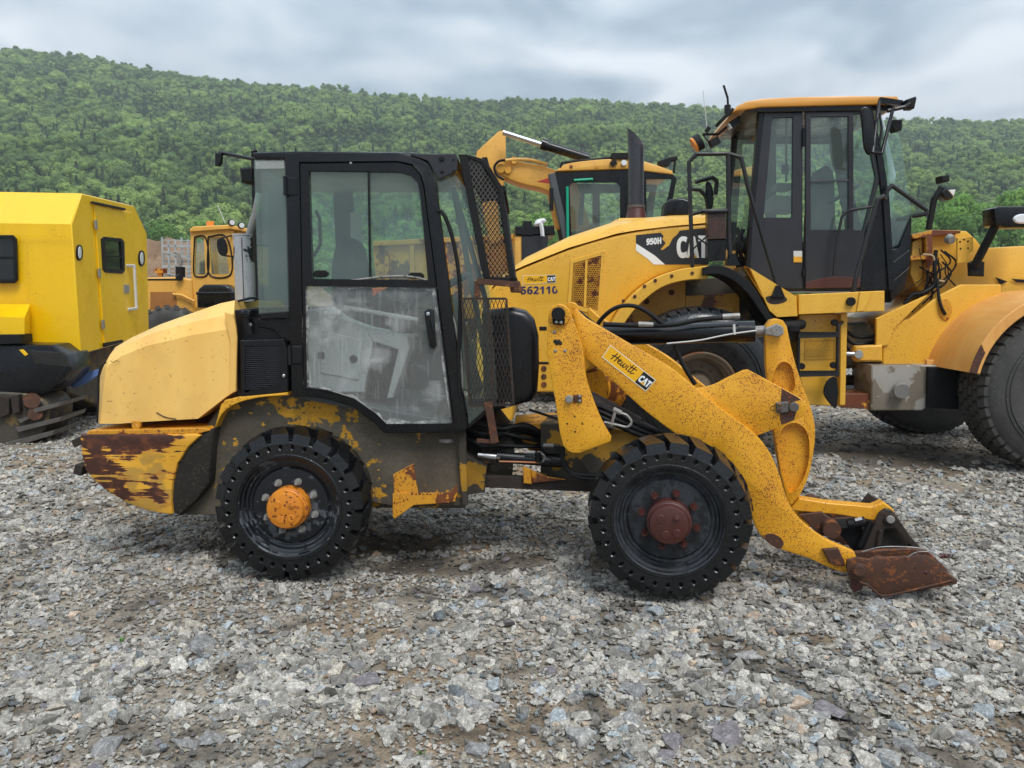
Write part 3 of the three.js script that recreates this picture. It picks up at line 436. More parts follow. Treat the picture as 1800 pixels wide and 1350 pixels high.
// ---------------------------------------------------------------- compact wheel loader (rear frame R, steered front frame F)
const R = new Frame(-1.28, -4.36, -1), F = new Frame(0.84, -4.05, -11);
const CL = thing('compact_wheel_loader', 'small weathered yellow wheel loader with black cab and no bucket, in front', 'wheel loader', R);
function compactWheel(discMat, hubMat, nutMat) {
  const w = new THREE.Group(); w.name = 'wheel';
  const ring = (r0, n) => Array.from({ length: n }, (_, i) => new THREE.Vector2(r0 * Math.cos(i / n * 6.2832), r0 * Math.sin(i / n * 6.2832)));
  const holes = [ring(0.305, 48)];
  for (let i = 0; i < 32; i++) { const a = i / 32 * 6.2832, c = Math.cos(a), s = Math.sin(a); holes.push(Array.from({ length: 8 }, (_, k) => { const t = k / 8 * 6.2832, x = 0.357 + 0.012 * Math.cos(t), y = 0.0085 * Math.sin(t); return new THREE.Vector2(x * c - y * s, x * s + y * c); })); }
  const parts = [exM(ring(0.388, 64), -0.006, 0.05, { bev: 0.006, holes })];
  parts.push(lathe([[0.30, -0.05], [0.392, -0.05], [0.396, -0.09], [0.404, -0.17], [0.40, -0.25], [0.39, -0.33], [0.36, -0.34], [0.30, -0.335]], 64));
  parts.push(lathe([[0.300, -0.002], [0.312, -0.001], [0.318, -0.008], [0.312, -0.02], [0.300, -0.02]], 64));
  const r = rng(31), N = 20;
  for (const side of [0, 1]) for (let i = 0; i < N; i++) {
    const a0 = (i + side * 0.5) / N * 6.2832 + (r() - 0.5) * 0.02, wd = 0.126 + 0.014 * r(), top = 0.452 + 0.007 * r();
    const at = (rad, a, z) => V3(rad * Math.cos(a), rad * Math.sin(a), side ? -0.34 - z : z);
    const sk = 0.13;
    parts.push(hexa([at(0.378, a0 - wd, -0.002), at(0.378, a0 + wd, -0.002), at(top - 0.022, a0 + wd * 0.86, -0.016), at(top - 0.022, a0 - wd * 0.86, -0.016), at(0.385, a0 - wd * 0.8 + sk, -0.185), at(0.385, a0 + wd * 0.8 + sk, -0.185), at(top, a0 + wd * 0.6 + sk, -0.185), at(top, a0 - wd * 0.6 + sk, -0.185)].map((q) => q)));
  }
  part(w, 'tyre', parts, M.rubber);
  part(w, 'rim', [lathe([[0.304, -0.29], [0.304, -0.012], [0.298, -0.006], [0.288, -0.012], [0.284, -0.03], [0.272, -0.036], [0.266, -0.055], [0.252, -0.055], [0.246, -0.066], [0.232, -0.07], [0.22, -0.058], [0.20, -0.055], [0.0, -0.055]], 72)], discMat);
  part(w, 'hub', [lathe([[0.0, 0.064], [0.092, 0.064], [0.102, 0.06], [0.108, 0.048], [0.110, 0.03], [0.116, 0.026], [0.116, 0.01], [0.12, 0.008], [0.122, -0.058]], 40), ...[[0.055, 0.6], [0.055, 2.3], [0.055, 4.2], [0.058, 5.3]].map(([q, a], i) => disc(V3(q * Math.cos(a), q * Math.sin(a), 0.068 + (i === 0 ? 0.004 : 0)), i === 0 ? 0.02 : 0.023, 0.008, 18, 0.002)), disc(V3(0.055 * Math.cos(0.6), 0.055 * Math.sin(0.6), 0.078), 0.011, 0.01, 6)], hubMat);
  const nut = fin([rod(V3(0, 0, -0.09), V3(0, 0, -0.074), 0.021, 18), rod(V3(0, 0, -0.075), V3(0, 0, -0.052), 0.0155, 6), rod(V3(0, 0, -0.053), V3(0, 0, -0.032), 0.0095, 10)]);
  for (let i = 0; i < 8; i++) { const m = shadows(new THREE.Mesh(nut, nutMat)); m.name = 'lug_nut'; m.position.set(0.152 * Math.cos(i * 0.7854 + 0.35), 0.152 * Math.sin(i * 0.7854 + 0.35), 0.03); w.add(m); }
  return w;
}
const rel = R.inv.clone().multiply(F.m);
function addWheel(w, fr, px, py, spin, zc) {
  const c = fr.p(px, py, 0); c.z = zc;
  for (const [far, z, turn] of [[0, zc, 0], [1, -1.70, Math.PI]]) {
    const g = far ? w.clone() : w; g.name = 'wheel';
    const m = new THREE.Matrix4().makeRotationY(turn).multiply(new THREE.Matrix4().makeRotationZ(spin)); m.setPosition(c.x, c.y, z);
    g.applyMatrix4(fr === F ? rel.clone().multiply(m) : m); CL.add(g);
  }
  return c;
}
const wr = addWheel(compactWheel(M.disc, M.hubOrange, M.zinc), R, 506, 893, 0.1, 0);
const wf = addWheel(compactWheel(M.discWorn, M.rustRed, M.rustRed), F, 1176, 918, 0.2, 0);

function panelUV(m, [ax, ay], [bx, by], z) {   // lay one sheet of paint wear over the whole panel, by its own measurements
  const a = R.p(ax, ay, z), b = R.p(bx, by, z), p = m.geometry.attributes.position, uv = m.geometry.attributes.uv;
  for (let i = 0; i < p.count; i++) uv.setXY(i, (p.getX(i) - a.x + (z - p.getZ(i)) * 0.3) / (b.x - a.x), (p.getY(i) - a.y) / (b.y - a.y));
  return m;
}
// rear body
{
  const zs = [-0.24, -0.245, -0.285, -0.40], C = -0.84, S = [
    [[171, 741], [176, 662], [183, 642], [191, 630], 0.05], [[176, 745], [186, 645], [193, 624], [203, 610], 0.012], [[205, 745], [213, 626], [220, 606], [232, 593], 0], [[260, 741], [258, 608], [268, 586], [282, 570], 0], [[348, 736], [338, 589], [340, 566], [347, 547], 0], [[398, 697], [388, 581], [388, 556], [388, 533], 0], [[411, 689], [411, 578], [411, 552], [413, 528], 0]];
  const rings = S.map(([b, c, s, t, ins]) => { const near = [b, c, s, t].map(([x, y], i) => R.p(x, y, zs[i] - ins)); return [...near, ...near.slice().reverse().map((q) => V3(q.x, q.y, 2 * C - q.z))]; });
  const hood = part(CL, 'engine_hood', [loft(rings)], M.hood, R, 'faded pale yellow engine hood', 0.24);
  part(hood, 'edge_flange', [ex(R, -0.229, 0.02, [[394, 548], [408, 552], [413, 570], [416, 592], [414, 688], [403, 694], [404, 600], [398, 574]], { bev: 0.004 })], M.hood);
  part(hood, 'rear_edge_trim', [tubep(R, [[171, 742, -0.25], [173, 700, -0.25], [176, 648, -0.255], [186, 636, -0.27]], 0.006)], M.blackFlat);
  part(hood, 'crack', [tubep(R, [[194, 634, -0.236], [200, 637, -0.236], [204, 634, -0.236], [210, 636, -0.236]], 0.0018, 4)], M.blackFlat);
  part(hood, 'crack', [tubep(R, [[275, 725, -0.236], [290, 733, -0.236], [310, 737, -0.236]], 0.003, 4)], M.blackFlat);
  part(hood, 'hood_latch', [ex(R, -0.236, 0.03, rect(231, 740, 246, 752), { bev: 0.003 }), discp(R, 238, 752, -0.23, 6, 0.03, 10)], M.yellowRust);
}
{
  const cw = panelUV(part(CL, 'counterweight', [ex(R, -0.20, 1.28, [[140, 764], [143, 800], [149, 825], [160, 840], [185, 862], [225, 886], [262, 899], [300, 905], [303, 903], [301, 880], [303, 850], [312, 815], [330, 786], [352, 766], [345, 763]], { bev: 0.012, seg: 2 })], M.counterweight, R, 'chipped yellow counterweight with brown rust showing'), [140, 908], [370, 745], -0.2);
  part(cw, 'deck_plate', [ex(R, -0.215, 1.25, [[150, 764], [156, 757], [362, 752], [368, 757], [344, 764]], { bev: 0.004 })], M.yellowRust);
  part(cw, 'tow_hook', [barp(R, [137, 822, -0.3], [150, 826, -0.3], 0.06, 0.08)], M.rustDark);
  part(cw, 'bent_tab', [barp(R, [136, 770, -0.3], [142, 782, -0.3], 0.07, 0.03)], M.rustDark);
  part(CL, 'wheel_arch_liner', [ex(R, -0.22, 1.24, [[302, 902], [299, 880], [301, 850], [310, 815], [330, 784], [362, 757], [378, 752], [372, 790], [368, 850], [345, 880], [322, 900], [315, 908]], { bev: 0.02, seg: 2 })], M.mudBlack);
  panelUV(part(CL, 'chassis_side', [ex(R, -0.31, 0.05, [[330, 800], [360, 752], [395, 704], [440, 696], [505, 692], [545, 690], [600, 702], [650, 732], [678, 750], [806, 755], [815, 890], [690, 890], [640, 880], [560, 905], [420, 905], [318, 905]]), box(R.p(420, 800, -0.31).x, R.p(815, 800, -0.31).x, 0.36, 0.95, -1.36, -0.37)], M.chassisSide), [318, 905], [818, 690], -0.31);
  part(CL, 'fender_lip', [ex(R, -0.215, 0.11, [...spl([[378, 752], [390, 728], [410, 712], [450, 700], [506, 695]]), [506, 690], [420, 698], [396, 703], [388, 712]].map((q) => q), { bev: 0.004 })], M.yellow);
  part(CL, 'chassis_post', [ex(R, -0.26, 0.06, [[803, 757], [818, 757], [822, 888], [812, 890]]), ex(R, -0.34, 0.3, [[818, 800], [855, 822], [850, 866], [820, 870]])], M.chassis);
  part(CL, 'mounting_bolt', [rodp(R, [785, 776, -0.33], [785, 770, -0.33], 0.05, 20), rodp(R, [785, 786, -0.33], [785, 775, -0.33], 0.014, 8)], M.zinc);
  const st = part(CL, 'access_step', [ex(R, -0.13, 0.012, [[691, 834], [727, 815], [735, 868], [693, 872]], { bev: 0.002 }), ex(R, -0.12, 0.012, [[690, 868], [694, 868], [730, 868], [790, 866], [803, 852], [804, 864], [790, 884], [728, 888], [694, 912], [690, 908]], { bev: 0.003 }), ex(R, -0.13, 0.2, [[692, 884], [800, 878], [800, 882], [692, 888]], { bev: 0.002 })], M.yellowRust, R, 'rusty yellow serrated cab step');
  const teeth = []; for (let i = 0; i < 14; i++) teeth.push(discp(R, 698 + i * 6.6, 868, -0.119, 2.6, 0.013, 8, 0.001)); part(st, 'tread_teeth', teeth, M.yellowRust);
}
// engine bay between hood and cab
{
  part(CL, 'rear_bulkhead', [ex(R, -0.30, 1.08, [[412, 545], [455, 540], [520, 540], [528, 692], [423, 704], [412, 690]])], M.black);
  part(CL, 'bulkhead_bracket', [ex(R, -0.27, 0.03, [[452, 560], [516, 558], [518, 600], [500, 602], [480, 580], [455, 575]]), rodp(R, [425, 552, -0.24], [441, 552, -0.24], 0.022, 12), discp(R, 432, 552, -0.22, 7, 0.04), barp(R, [432, 560, -0.26], [440, 588, -0.26], 0.03, 0.01)], M.black);
  part(CL, 'hinge_bolt', [discp(R, 438, 571, -0.255, 4, 0.02, 6)], M.zinc);
  const gp = part(CL, 'side_grille', [ex(R, -0.225, 0.05, [[422, 598], [498, 596], [507, 615], [507, 688], [423, 703]], { holes: [[[429, 606], [491, 604], [492, 676], [429, 692]]] }), ex(R, -0.262, 0.02, [[424, 600], [500, 598], [505, 686], [424, 700]])], M.black);
  const sl = []; for (let i = 0; i < 23; i++) { const y = 608 + i * 3.45; sl.push(barp(R, [429, y, -0.232], [492, y - 1.5, -0.232], 0.0055, 0.006)); } part(gp, 'louvre_rows', sl, M.charcoal);
  for (let i = 0; i < 2; i++) part(gp, 'lock', [discp(R, 499 - i, 661 - i * 0, -0.222 + i * 0.006, i ? 3 : 6, 0.012, 14)], i ? M.steel : M.blackFlat);
  const mf = part(CL, 'exhaust_muffler', [lathe([[0.0, 0], [0.062, 0], [0.064, 0.01], [0.064, 0.41], [0.068, 0.415], [0.068, 0.425], [0.0, 0.43]], 28).rotateX(-Math.PI / 2).translate(R.p(432, 530, -0.6).x, R.p(432, 530, -0.6).y, -0.6)], M.muffler, R, 'silver exhaust muffler with flaking black paint');
  const q = R.p(430, 418, -0.6); part(mf, 'weld_seam', Array.from({ length: 30 }, (_, i) => new THREE.SphereGeometry(0.0045, 5, 4).translate(q.x + 0.004, q.y - 0.01 - i * 0.0127, -0.536)), M.rustDark);
  part(mf, 'tail_pipe', pipep(R, [[434, 425, -0.6], [449, 375, -0.62], [456, 340, -0.62]], 0.022), M.zinc);
  part(CL, 'muffler_strap', pipep(R, [[416, 530, -0.45], [440, 524, -0.45], [456, 524, -0.45]], 0.008), M.black);
}
// cab
const outer = [[447, 268], [700, 266], [735, 272], [757, 290], [766, 320], [822, 752], [806, 757], [676, 757], [655, 738], [618, 711], [565, 695], [512, 693], [500, 268.5]];
{
  const cab = group(CL, 'cab');
  const doorHole = [[522, 281], [700, 279], [727, 285], [743, 303], [750, 328], [803, 748], [677, 750], [660, 734], [622, 707], [566, 690], [530, 688]];
  part(cab, 'side_frame', [ex(R, -0.20, 0.06, [[500, 268], [700, 267], [735, 273], [757, 291], [766, 320], [822, 752], [812, 762], [674, 762], [655, 742], [618, 715], [565, 699], [512, 697]], { holes: [doorHole], bev: 0.012, seg: 2 })], M.black, R);
  part(cab, 'far_side_frame', [ex(R, -1.40, 0.05, [[447, 268], [700, 267], [735, 273], [757, 291], [766, 320], [822, 752], [512, 752], [455, 700]].map((q) => q), { holes: [[[520, 290], [585, 290], [600, 610], [530, 610]], [[615, 290], [700, 288], [735, 310], [770, 610], [630, 610]]] })], M.greyDark, R);
  part(cab, 'roof', [ex(R, -0.21, 1.23, [[443, 268], [520, 265], [700, 267], [790, 271], [803, 275], [790, 281], [447, 281]], { bev: 0.012, seg: 2 })], M.black, R);
  part(cab, 'roof_lining', [ex(R, -0.26, 1.12, [[450, 281.5], [780, 281.5], [770, 291], [450, 291]])], M.greyPlastic, R);
  part(cab, 'rear_corner_post', [barp(R, [449, 272, -1.38], [457, 552, -1.38], 0.05, 0.05), barp(R, [448, 270, -0.75], [449, 270, -1.4], 0.04, 0.04)], M.black, R);
  part(cab, 'floor', [ex(R, -0.27, 1.1, [[515, 690], [815, 745], [815, 757], [680, 757], [620, 712], [515, 700]])], M.greyDark, R);
  part(cab, 'front_bracket', [ex(R, -0.192, 0.02, [[722, 272], [800, 270], [804, 276], [804, 298], [799, 303], [771, 316], [764, 304], [752, 283]], { bev: 0.004 })], M.charcoal, R);
  for (const [x, y, r] of [[776, 278, 5], [777, 301, 3], [797, 280, 1.6], [797, 300, 1.6]]) part(cab, 'bracket_bolt', [discp(R, x, y, -0.183, r, 0.02, 10)], M.black, R);
  const glassAt = (name, pts, z, d = 0.005) => part(cab, name, [ex(R, z, d, pts, { bev: 0 })], M.glass, R);
  glassAt('rear_side_window', [[446, 275], [500, 270], [507, 548], [455, 552]], -0.225);
  part(cab, 'window_foot', [ex(R, -0.228, 0.05, [[455, 548], [510, 545], [510, 560], [456, 562]])], M.black, R);
  part(cab, 'window_head', [ex(R, -0.221, 0.01, [[446, 270], [500, 268], [500, 274], [446, 277]])], M.black, R);
  part(cab, 'window_pale_strip', [ex(R, -0.219, 0.001, [[448, 278], [499, 272], [500, 296], [449, 297]], { bev: 0 })], M.paleSheet, R);  // pale see-through strip across the top of the window
  glassAt('quarter_window', [[769, 319], [800, 306], [818, 330], [862, 520], [874, 700], [824, 745]], -0.24);
  part(cab, 'quarter_pillar', [barp(R, [797, 330, -0.26], [852, 520, -0.26], 0.03, 0.03), barp(R, [852, 520, -0.26], [868, 705, -0.26], 0.03, 0.03)], M.greyDark, R);
  part(cab, 'far_quarter_pillar', [barp(R, [797, 330, -1.38], [868, 705, -1.38], 0.04, 0.04)], M.greyDark, R);
  { const a = R.p(800, 300, -0.25), b = R.p(856, 520, -0.25), c = R.p(872, 705, -0.25), q = (v, z) => V3(v.x, v.y, z); part(cab, 'windscreen', [loft([[q(a, -0.27), q(b, -0.27), q(c, -0.27)], [q(a, -1.36), q(b, -1.36), q(c, -1.36)]], false, false)], M.glass, R); }
  { const a = R.p(448, 275, -0.24), b = R.p(456, 550, -0.24), q = (v, z) => V3(v.x, v.y, z); part(cab, 'rear_window', [loft([[q(a, -0.24), q(b, -0.24)], [q(a, -1.36), q(b, -1.36)]], false, false)], M.glass, R); }
  part(cab, 'far_window', [ex(R, -1.42, 0.005, [[515, 288], [740, 288], [775, 615], [525, 615]], { bev: 0 })], M.glass, R);
  part(cab, 'front_sill', [ex(R, -0.27, 1.1, [[822, 700], [872, 700], [874, 712], [826, 752], [815, 752]])], M.black, R);
  // interior
  part(cab, 'seat', [ex(R, -0.62, 0.42, spl([[588, 430], [600, 412], [618, 425], [628, 470], [640, 540], [660, 590], [720, 600], [725, 640], [600, 640], [585, 560], [580, 480]], 3, true), { bev: 0.04, seg: 3 })], M.seat, R);
  part(cab, 'steering_column', [barp(R, [840, 690, -0.8], [790, 520, -0.8], 0.08, 0.1), new THREE.TorusGeometry(0.19, 0.014, 8, 28).rotateX(1.1).rotateY(1.57).translate(R.p(780, 505, -0.8).x, R.p(780, 505, -0.8).y, -0.8)], M.seat, R);
  const con = part(cab, 'side_console', [ex(R, -0.36, 0.25, [[538, 545], [572, 540], [600, 560], [640, 575], [655, 600], [640, 690], [560, 690], [540, 684]]), ex(R, -0.36, 0.22, [[640, 575], [715, 590], [720, 612], [690, 700], [680, 700], [700, 615], [655, 600]])], M.greyPlastic, R);
  part(con, 'hatch_door', [ex(R, -0.352, 0.012, [[568, 580], [625, 595], [638, 600], [630, 668], [562, 655]], { bev: 0.003 })], M.greyPlastic, R);
  for (const [x, y] of [[570, 588], [564, 625]]) part(con, 'hatch_hinge', [ex(R, -0.345, 0.012, rect(x - 6, y - 6, x + 6, y + 6))], M.blackFlat, R);
  part(con, 'hatch_lock', [discp(R, 621, 631, -0.343, 7, 0.012), discp(R, 622, 631, -0.338, 3, 0.012)], M.blackFlat, R);
  part(cab, 'joystick', [rodp(R, [700, 585, -0.5], [704, 560, -0.5], 0.05, 14, 0.03), rodp(R, [704, 560, -0.5], [722, 528, -0.5], 0.016, 10), rodp(R, [718, 540, -0.5], [735, 522, -0.5], 0.022, 10, 0.018)], M.seat, R);
  part(cab, 'control_linkage', [...pipep(R, [[605, 540, -0.3], [735, 562, -0.3]], 0.014), rodp(R, [570, 552, -0.28], [600, 552, -0.28], 0.02), discp(R, 584, 552, -0.262, 10, 0.03)], M.greyPlastic, R);
  const wire = []; const rr = rng(5); for (let i = 0; i < 22; i++) { const x = 650 + rr() * 40, y = 600 + rr() * 70; wire.push(tubep(R, [[x, y, -0.42], [x + (rr() - 0.5) * 26, y + 14, -0.40], [x + (rr() - 0.5) * 30, y + 34, -0.43]], 0.007, 5)); }
  part(cab, 'wiring_loom', [...wire, ex(R, -0.45, 0.02, [[640, 590], [700, 600], [690, 700], [630, 700]])], M.blackFlat, R);
  part(cab, 'grab_handle', pipep(R, [[555, 370, -1.3], [562, 385, -1.3], [563, 430, -1.3], [552, 450, -1.3]], 0.012), M.blackFlat, R);
  part(cab, 'information_card', [ex(R, -1.33, 0.004, rect(616, 374, 636, 430), { bev: 0 })], M.white, R);
  part(cab, 'safety_sticker', [ex(R, -0.216, 0.001, rect(517, 438, 524, 454), { bev: 0 })], M.greyPlastic, R);
  part(cab, 'corner_cable', [tubep(R, [[768, 372, -0.21], [776, 372, -0.2], [788, 395, -0.2], [800, 440, -0.2], [808, 500, -0.2], [808, 580, -0.2], [806, 640, -0.2], [809, 700, -0.2]], 0.012, 8)], M.blackFlat, R);
  part(cab, 'rear_light_arm', [...pipep(R, [[386, 268, -0.5], [446, 280, -0.35]], 0.011), ex(R, -0.46, 0.03, [[377, 268], [390, 268], [389, 286], [384, 292], [377, 291]])], M.black, R);
  part(cab, 'rear_work_light', [ex(R, -0.28, 0.1, [[420, 295], [443, 292], [446, 296], [446, 321], [440, 323], [423, 320]], { bev: 0.012 })], M.blackFlat, R);
  part(cab, 'antenna_stub', [rodp(R, [520, 268, -0.6], [520, 258, -0.6], 0.004)], M.black, R);
  // door
  const door = group(CL, 'door');
  const winA = [[541, 298], [647, 300], [650, 491], [547, 491]], winB = [[649, 300], [700, 301], [722, 307], [735, 322], [740, 345], [753, 491], [652, 491]];
  const lower = [[535, 501], [767, 504], [797, 746], [679, 747], [660, 728], [622, 702], [575, 687], [538, 682]];
  part(door, 'door_frame', [ex(R, -0.205, 0.04, [[526, 286], [700, 284], [724, 290], [739, 306], [746, 330], [800, 747], [678, 749], [661, 732], [623, 705], [567, 688], [533, 686]], { bev: 0.006, holes: [[[541, 298], [700, 300], [722, 306], [736, 321], [741, 345], [754, 494], [547, 493]], lower] })], M.black, R);
  part(door, 'sliding_pane', [ex(R, -0.226, 0.005, winA, { bev: 0 })], M.glass, R);
  part(door, 'fixed_pane', [ex(R, -0.234, 0.005, winB, { bev: 0 })], M.glass, R);
  part(door, 'pane_divider', [barp(R, [648, 299, -0.222], [651, 492, -0.222], 0.012, 0.012), barp(R, [547, 493, -0.222], [755, 495, -0.222], 0.018, 0.016)], M.black, R);
  const plexi = part(door, 'scratched_plastic_panel', [ex(R, -0.224, 0.004, lower, { bev: 0 })], M.plexi, R, 'scratched clear plastic lower door panel');
  // milky scuffing on the panel: dense along its rim, wisps inside
  part(plexi, 'scuffed_surface', [ex(R, -0.2215, 0.0008, lower, { bev: 0 })], M.scuff, R);
  const rq = rng(61), inset = lower.flatMap(([x, y], i) => { const [X, Y] = lower[(i + 1) % lower.length]; return Array.from({ length: 9 }, (_, k) => { const a = lerp(x, X, k / 9), b = lerp(y, Y, k / 9), q = 0.045 + 0.03 * Math.sin(i * 2 + k * 0.9) * Math.sin(k * 0.35 + i) + 0.012 * rq(); return [a + (660 - a) * q, b + (610 - b) * q]; }); }); part(plexi, 'milky_rim', [ex(R, -0.2195, 0.0008, lower, { bev: 0, holes: [inset] })], M.scuffHeavy, R);
  const rimPts = [...lower, lower[0]]; part(plexi, 'sealant_bead', [tubep(R, rimPts.map(([x, y]) => [x, y, -0.215]), 0.008, 5, 90)], M.sealant, R);
  part(door, 'handle_plate', [ex(R, -0.19, 0.03, [[745, 548], [752, 543], [762, 544], [767, 608], [762, 613], [755, 611]], { bev: 0.006, seg: 2 }), barp(R, [752, 562, -0.18], [760, 596, -0.178], 0.022, 0.02)], M.black, R);
  part(door, 'handle_button', [discp(R, 752, 552, -0.18, 3.5, 0.012)], M.steel, R);
  for (const [x0, y0, x1, y1] of [[550, 475, 577, 487], [717, 479, 745, 491]]) part(door, 'window_latch', [ex(R, -0.214, 0.016, [[x0 + 5, y0], [x1 - 5, y0], [x1, y0 + 4], [x1, y1 - 4], [x1 - 5, y1], [x0 + 5, y1], [x0, y1 - 4], [x0, y0 + 4]], { bev: 0.004 })], M.blackFlat, R);
  for (const [x, y, h] of [[499, 310, 34], [507, 607, 34]]) part(door, 'hinge', [rodp(R, [x + 2, y, -0.19], [x + 3, y + h, -0.19], 0.012), ex(R, -0.192, 0.012, rect(x + 3, y + 1, x + 24, y + h - 1))], M.black, R);
  part(door, 'top_bolt', [discp(R, 616, 286, -0.2, 2.5, 0.01)], M.steel, R);
}
// front guards
{
  const gu = group(CL, 'windscreen_guard');
  const z = -0.21, poly = flat(R, z, [[822, 274], [848, 282], [878, 332], [900, 488], [856, 488]]);
  part(gu, 'guard_frame', [ex(R, z + 0.012, 0.03, [[806, 271], [820, 271], [862, 490], [850, 492]], { bev: 0.003 }), ex(R, z + 0.012, 0.03, [[820, 271], [852, 280], [884, 331], [906, 495], [896, 495], [875, 333], [846, 286], [822, 277]], { bev: 0.003 }), ex(R, z + 0.012, 0.03, [[850, 486], [905, 488], [906, 497], [850, 497]], { bev: 0.003 }), ex(R, -1.38, 0.03, [[806, 271], [852, 280], [884, 331], [906, 495], [850, 497]], { bev: 0.003, holes: [[[822, 277], [846, 286], [875, 333], [896, 488], [860, 488]]] }),
    ...[[852, 281], [884, 331], [904, 492]].map(([x, y]) => { const p = R.p(x, y, z); return bar(V3(p.x, p.y, z), V3(p.x, p.y, -1.4), 0.03, 0.03); })], M.blackFlat, R);
  part(gu, 'expanded_mesh', lattice(poly, 0.0215, [0.62, Math.PI - 0.62], 0.004, (q) => V3(q.x, q.y, z - 0.005), 0.005), M.zincDark, R);
  { const a = R.p(853, 281, z), b = R.p(884, 331, z), c = R.p(905, 492, z), side = (p, q) => { const L = p.distanceTo(q); return lattice([new THREE.Vector2(0, 0), new THREE.Vector2(1.18, 0), new THREE.Vector2(1.18, L), new THREE.Vector2(0, L)], 0.032, [0.62, Math.PI - 0.62], 0.004, (v) => V3(lerp(p.x, q.x, v.y / L), lerp(p.y, q.y, v.y / L), z - v.x)); }; part(gu, 'front_mesh', [...side(a, b), ...side(b, c)], M.blackFlat, R); }
  part(gu, 'visor_panel', [ex(R, -0.62, 0.02, [[818, 274], [850, 281], [880, 332], [890, 372], [868, 352], [846, 356], [834, 330]])], M.blackFlat, R);
  part(gu, 'rear_mesh', lattice(flat(R, -1.3, [[818, 277], [850, 285], [884, 333], [902, 488], [860, 488]]), 0.026, [0.62, Math.PI - 0.62], 0.007, (q) => V3(q.x, q.y, -1.3), 0.005), M.blackFlat, R);
  part(gu, 'rusty_bracket', [barp(R, [838, 494, -0.2], [905, 500, -0.2], 0.035, 0.03), barp(R, [838, 494, -0.2], [839, 526, -0.2], 0.03, 0.02), ex(R, -0.2, 0.03, [[893, 494], [914, 494], [919, 515], [898, 514]])], M.rust, R);
  const lg = group(CL, 'lower_guard'), lp = [[812, 525], [890, 525], [903, 711], [826, 712]];
  part(lg, 'guard_frame', [[812, 525, 890, 525], [890, 525, 903, 711], [903, 711, 826, 713], [826, 713, 812, 525], [858, 525, 868, 711]].map(([a, b, c, d]) => barp(R, [a, b, -0.18], [c, d, -0.18], 0.013, 0.012)), M.rustDark, R);
  part(lg, 'expanded_mesh', lattice(flat(R, -0.18, lp), 0.0215, [0.33, Math.PI - 0.33], 0.004, (q) => V3(q.x, q.y, -0.176), 0.005), M.rustDark, R);
  part(lg, 'support_leg', [barp(R, [858, 706, -0.18], [870, 778, -0.18], 0.045, 0.02), barp(R, [838, 774, -0.2], [872, 777, -0.2], 0.02, 0.03)], M.rust, R);
  part(CL, 'nose_cover', [ex(R, -0.42, 0.84, [[846, 546], [900, 541], [925, 547], [940, 562], [947, 590], [948, 640], [945, 690], [935, 706], [900, 716], [850, 730]], { bev: 0.05, seg: 4 })], M.black, R, 'glossy black rounded nose cover before the cab');
  part(CL, 'cover_bolt', [discp(R, 892, 712, -0.40, 5, 0.03)], M.zinc, R);
}
// centre joint: hoses, steering cylinder, beam
{
  const r = rng(12), hs = []; for (let i = 0; i < 13; i++) { const y = 730 + r() * 50, z = -0.38 - r() * 0.4; hs.push(tubep(R, [[815, y, z], [845, y - 4 + r() * 20, z], [880, y + 10 + r() * 10, z - 0.1], [915 + r() * 30, 745 + r() * 40, z - 0.15], [980, 770 + r() * 20, z - 0.25]], 0.011 + 0.006 * r(), 6)); }
  part(CL, 'hydraulic_hoses', [...hs, tubep(R, [[930, 720, -0.5], [955, 728, -0.5], [985, 738, -0.5]], 0.009, 6)], M.blackFlat, R);
  part(CL, 'joint_casting', [ex(R, -0.55, 0.6, [[815, 740], [870, 735], [905, 780], [900, 845], [818, 850]]), ex(R, -0.5, 0.1, [[845, 790], [860, 788], [862, 815], [845, 818]])], M.mudBlack, R);
  const sc = part(CL, 'steering_cylinder', [rodp(R, [873, 803, -0.42], [990, 812, -0.42], 0.036, 18), rodp(R, [945, 795, -0.36], [948, 812, -0.36], 0.02, 10), ex(R, -0.44, 0.06, [[950, 782], [985, 782], [985, 800], [950, 798]])], M.black, R);
  part(sc, 'cylinder_rod', [rodp(R, [840, 800, -0.42], [876, 803, -0.42], 0.02, 14), rodp(R, [876, 802, -0.375], [876, 805, -0.36], 0.01)], M.steel, R);
  part(sc, 'copper_pipe', pipep(R, [[877, 811, -0.37], [946, 813, -0.37]], 0.006), M.copper, R);
  part(sc, 'pipe_elbow', [tubep(R, [[946, 813, -0.37], [955, 810, -0.37], [957, 802, -0.37], [951, 796, -0.37]], 0.007), discp(R, 948, 798, -0.36, 4.5, 0.02), rodp(R, [924, 795, -0.37], [940, 795, -0.37], 0.011), rodp(R, [955, 783, -0.4], [973, 783, -0.4], 0.012)], M.zinc, R);
  part(CL, 'frame_beam', [ex(R, -0.40, 0.06, [[850, 836], [1000, 842], [1060, 850], [1060, 866], [850, 857]])], M.rustDark, R);
  part(CL, 'lock_bracket', [ex(R, -0.37, 0.03, [[919, 820], [933, 826], [936, 852], [920, 850]]), ex(R, -0.38, 0.02, [[933, 826], [962, 838], [995, 843], [936, 850]])], M.yellowRust, R);
  part(CL, 'side_plate', [ex(R, -0.36, 0.02, [[846, 822], [856, 822], [852, 867], [842, 866]])], M.charcoal, R);
}
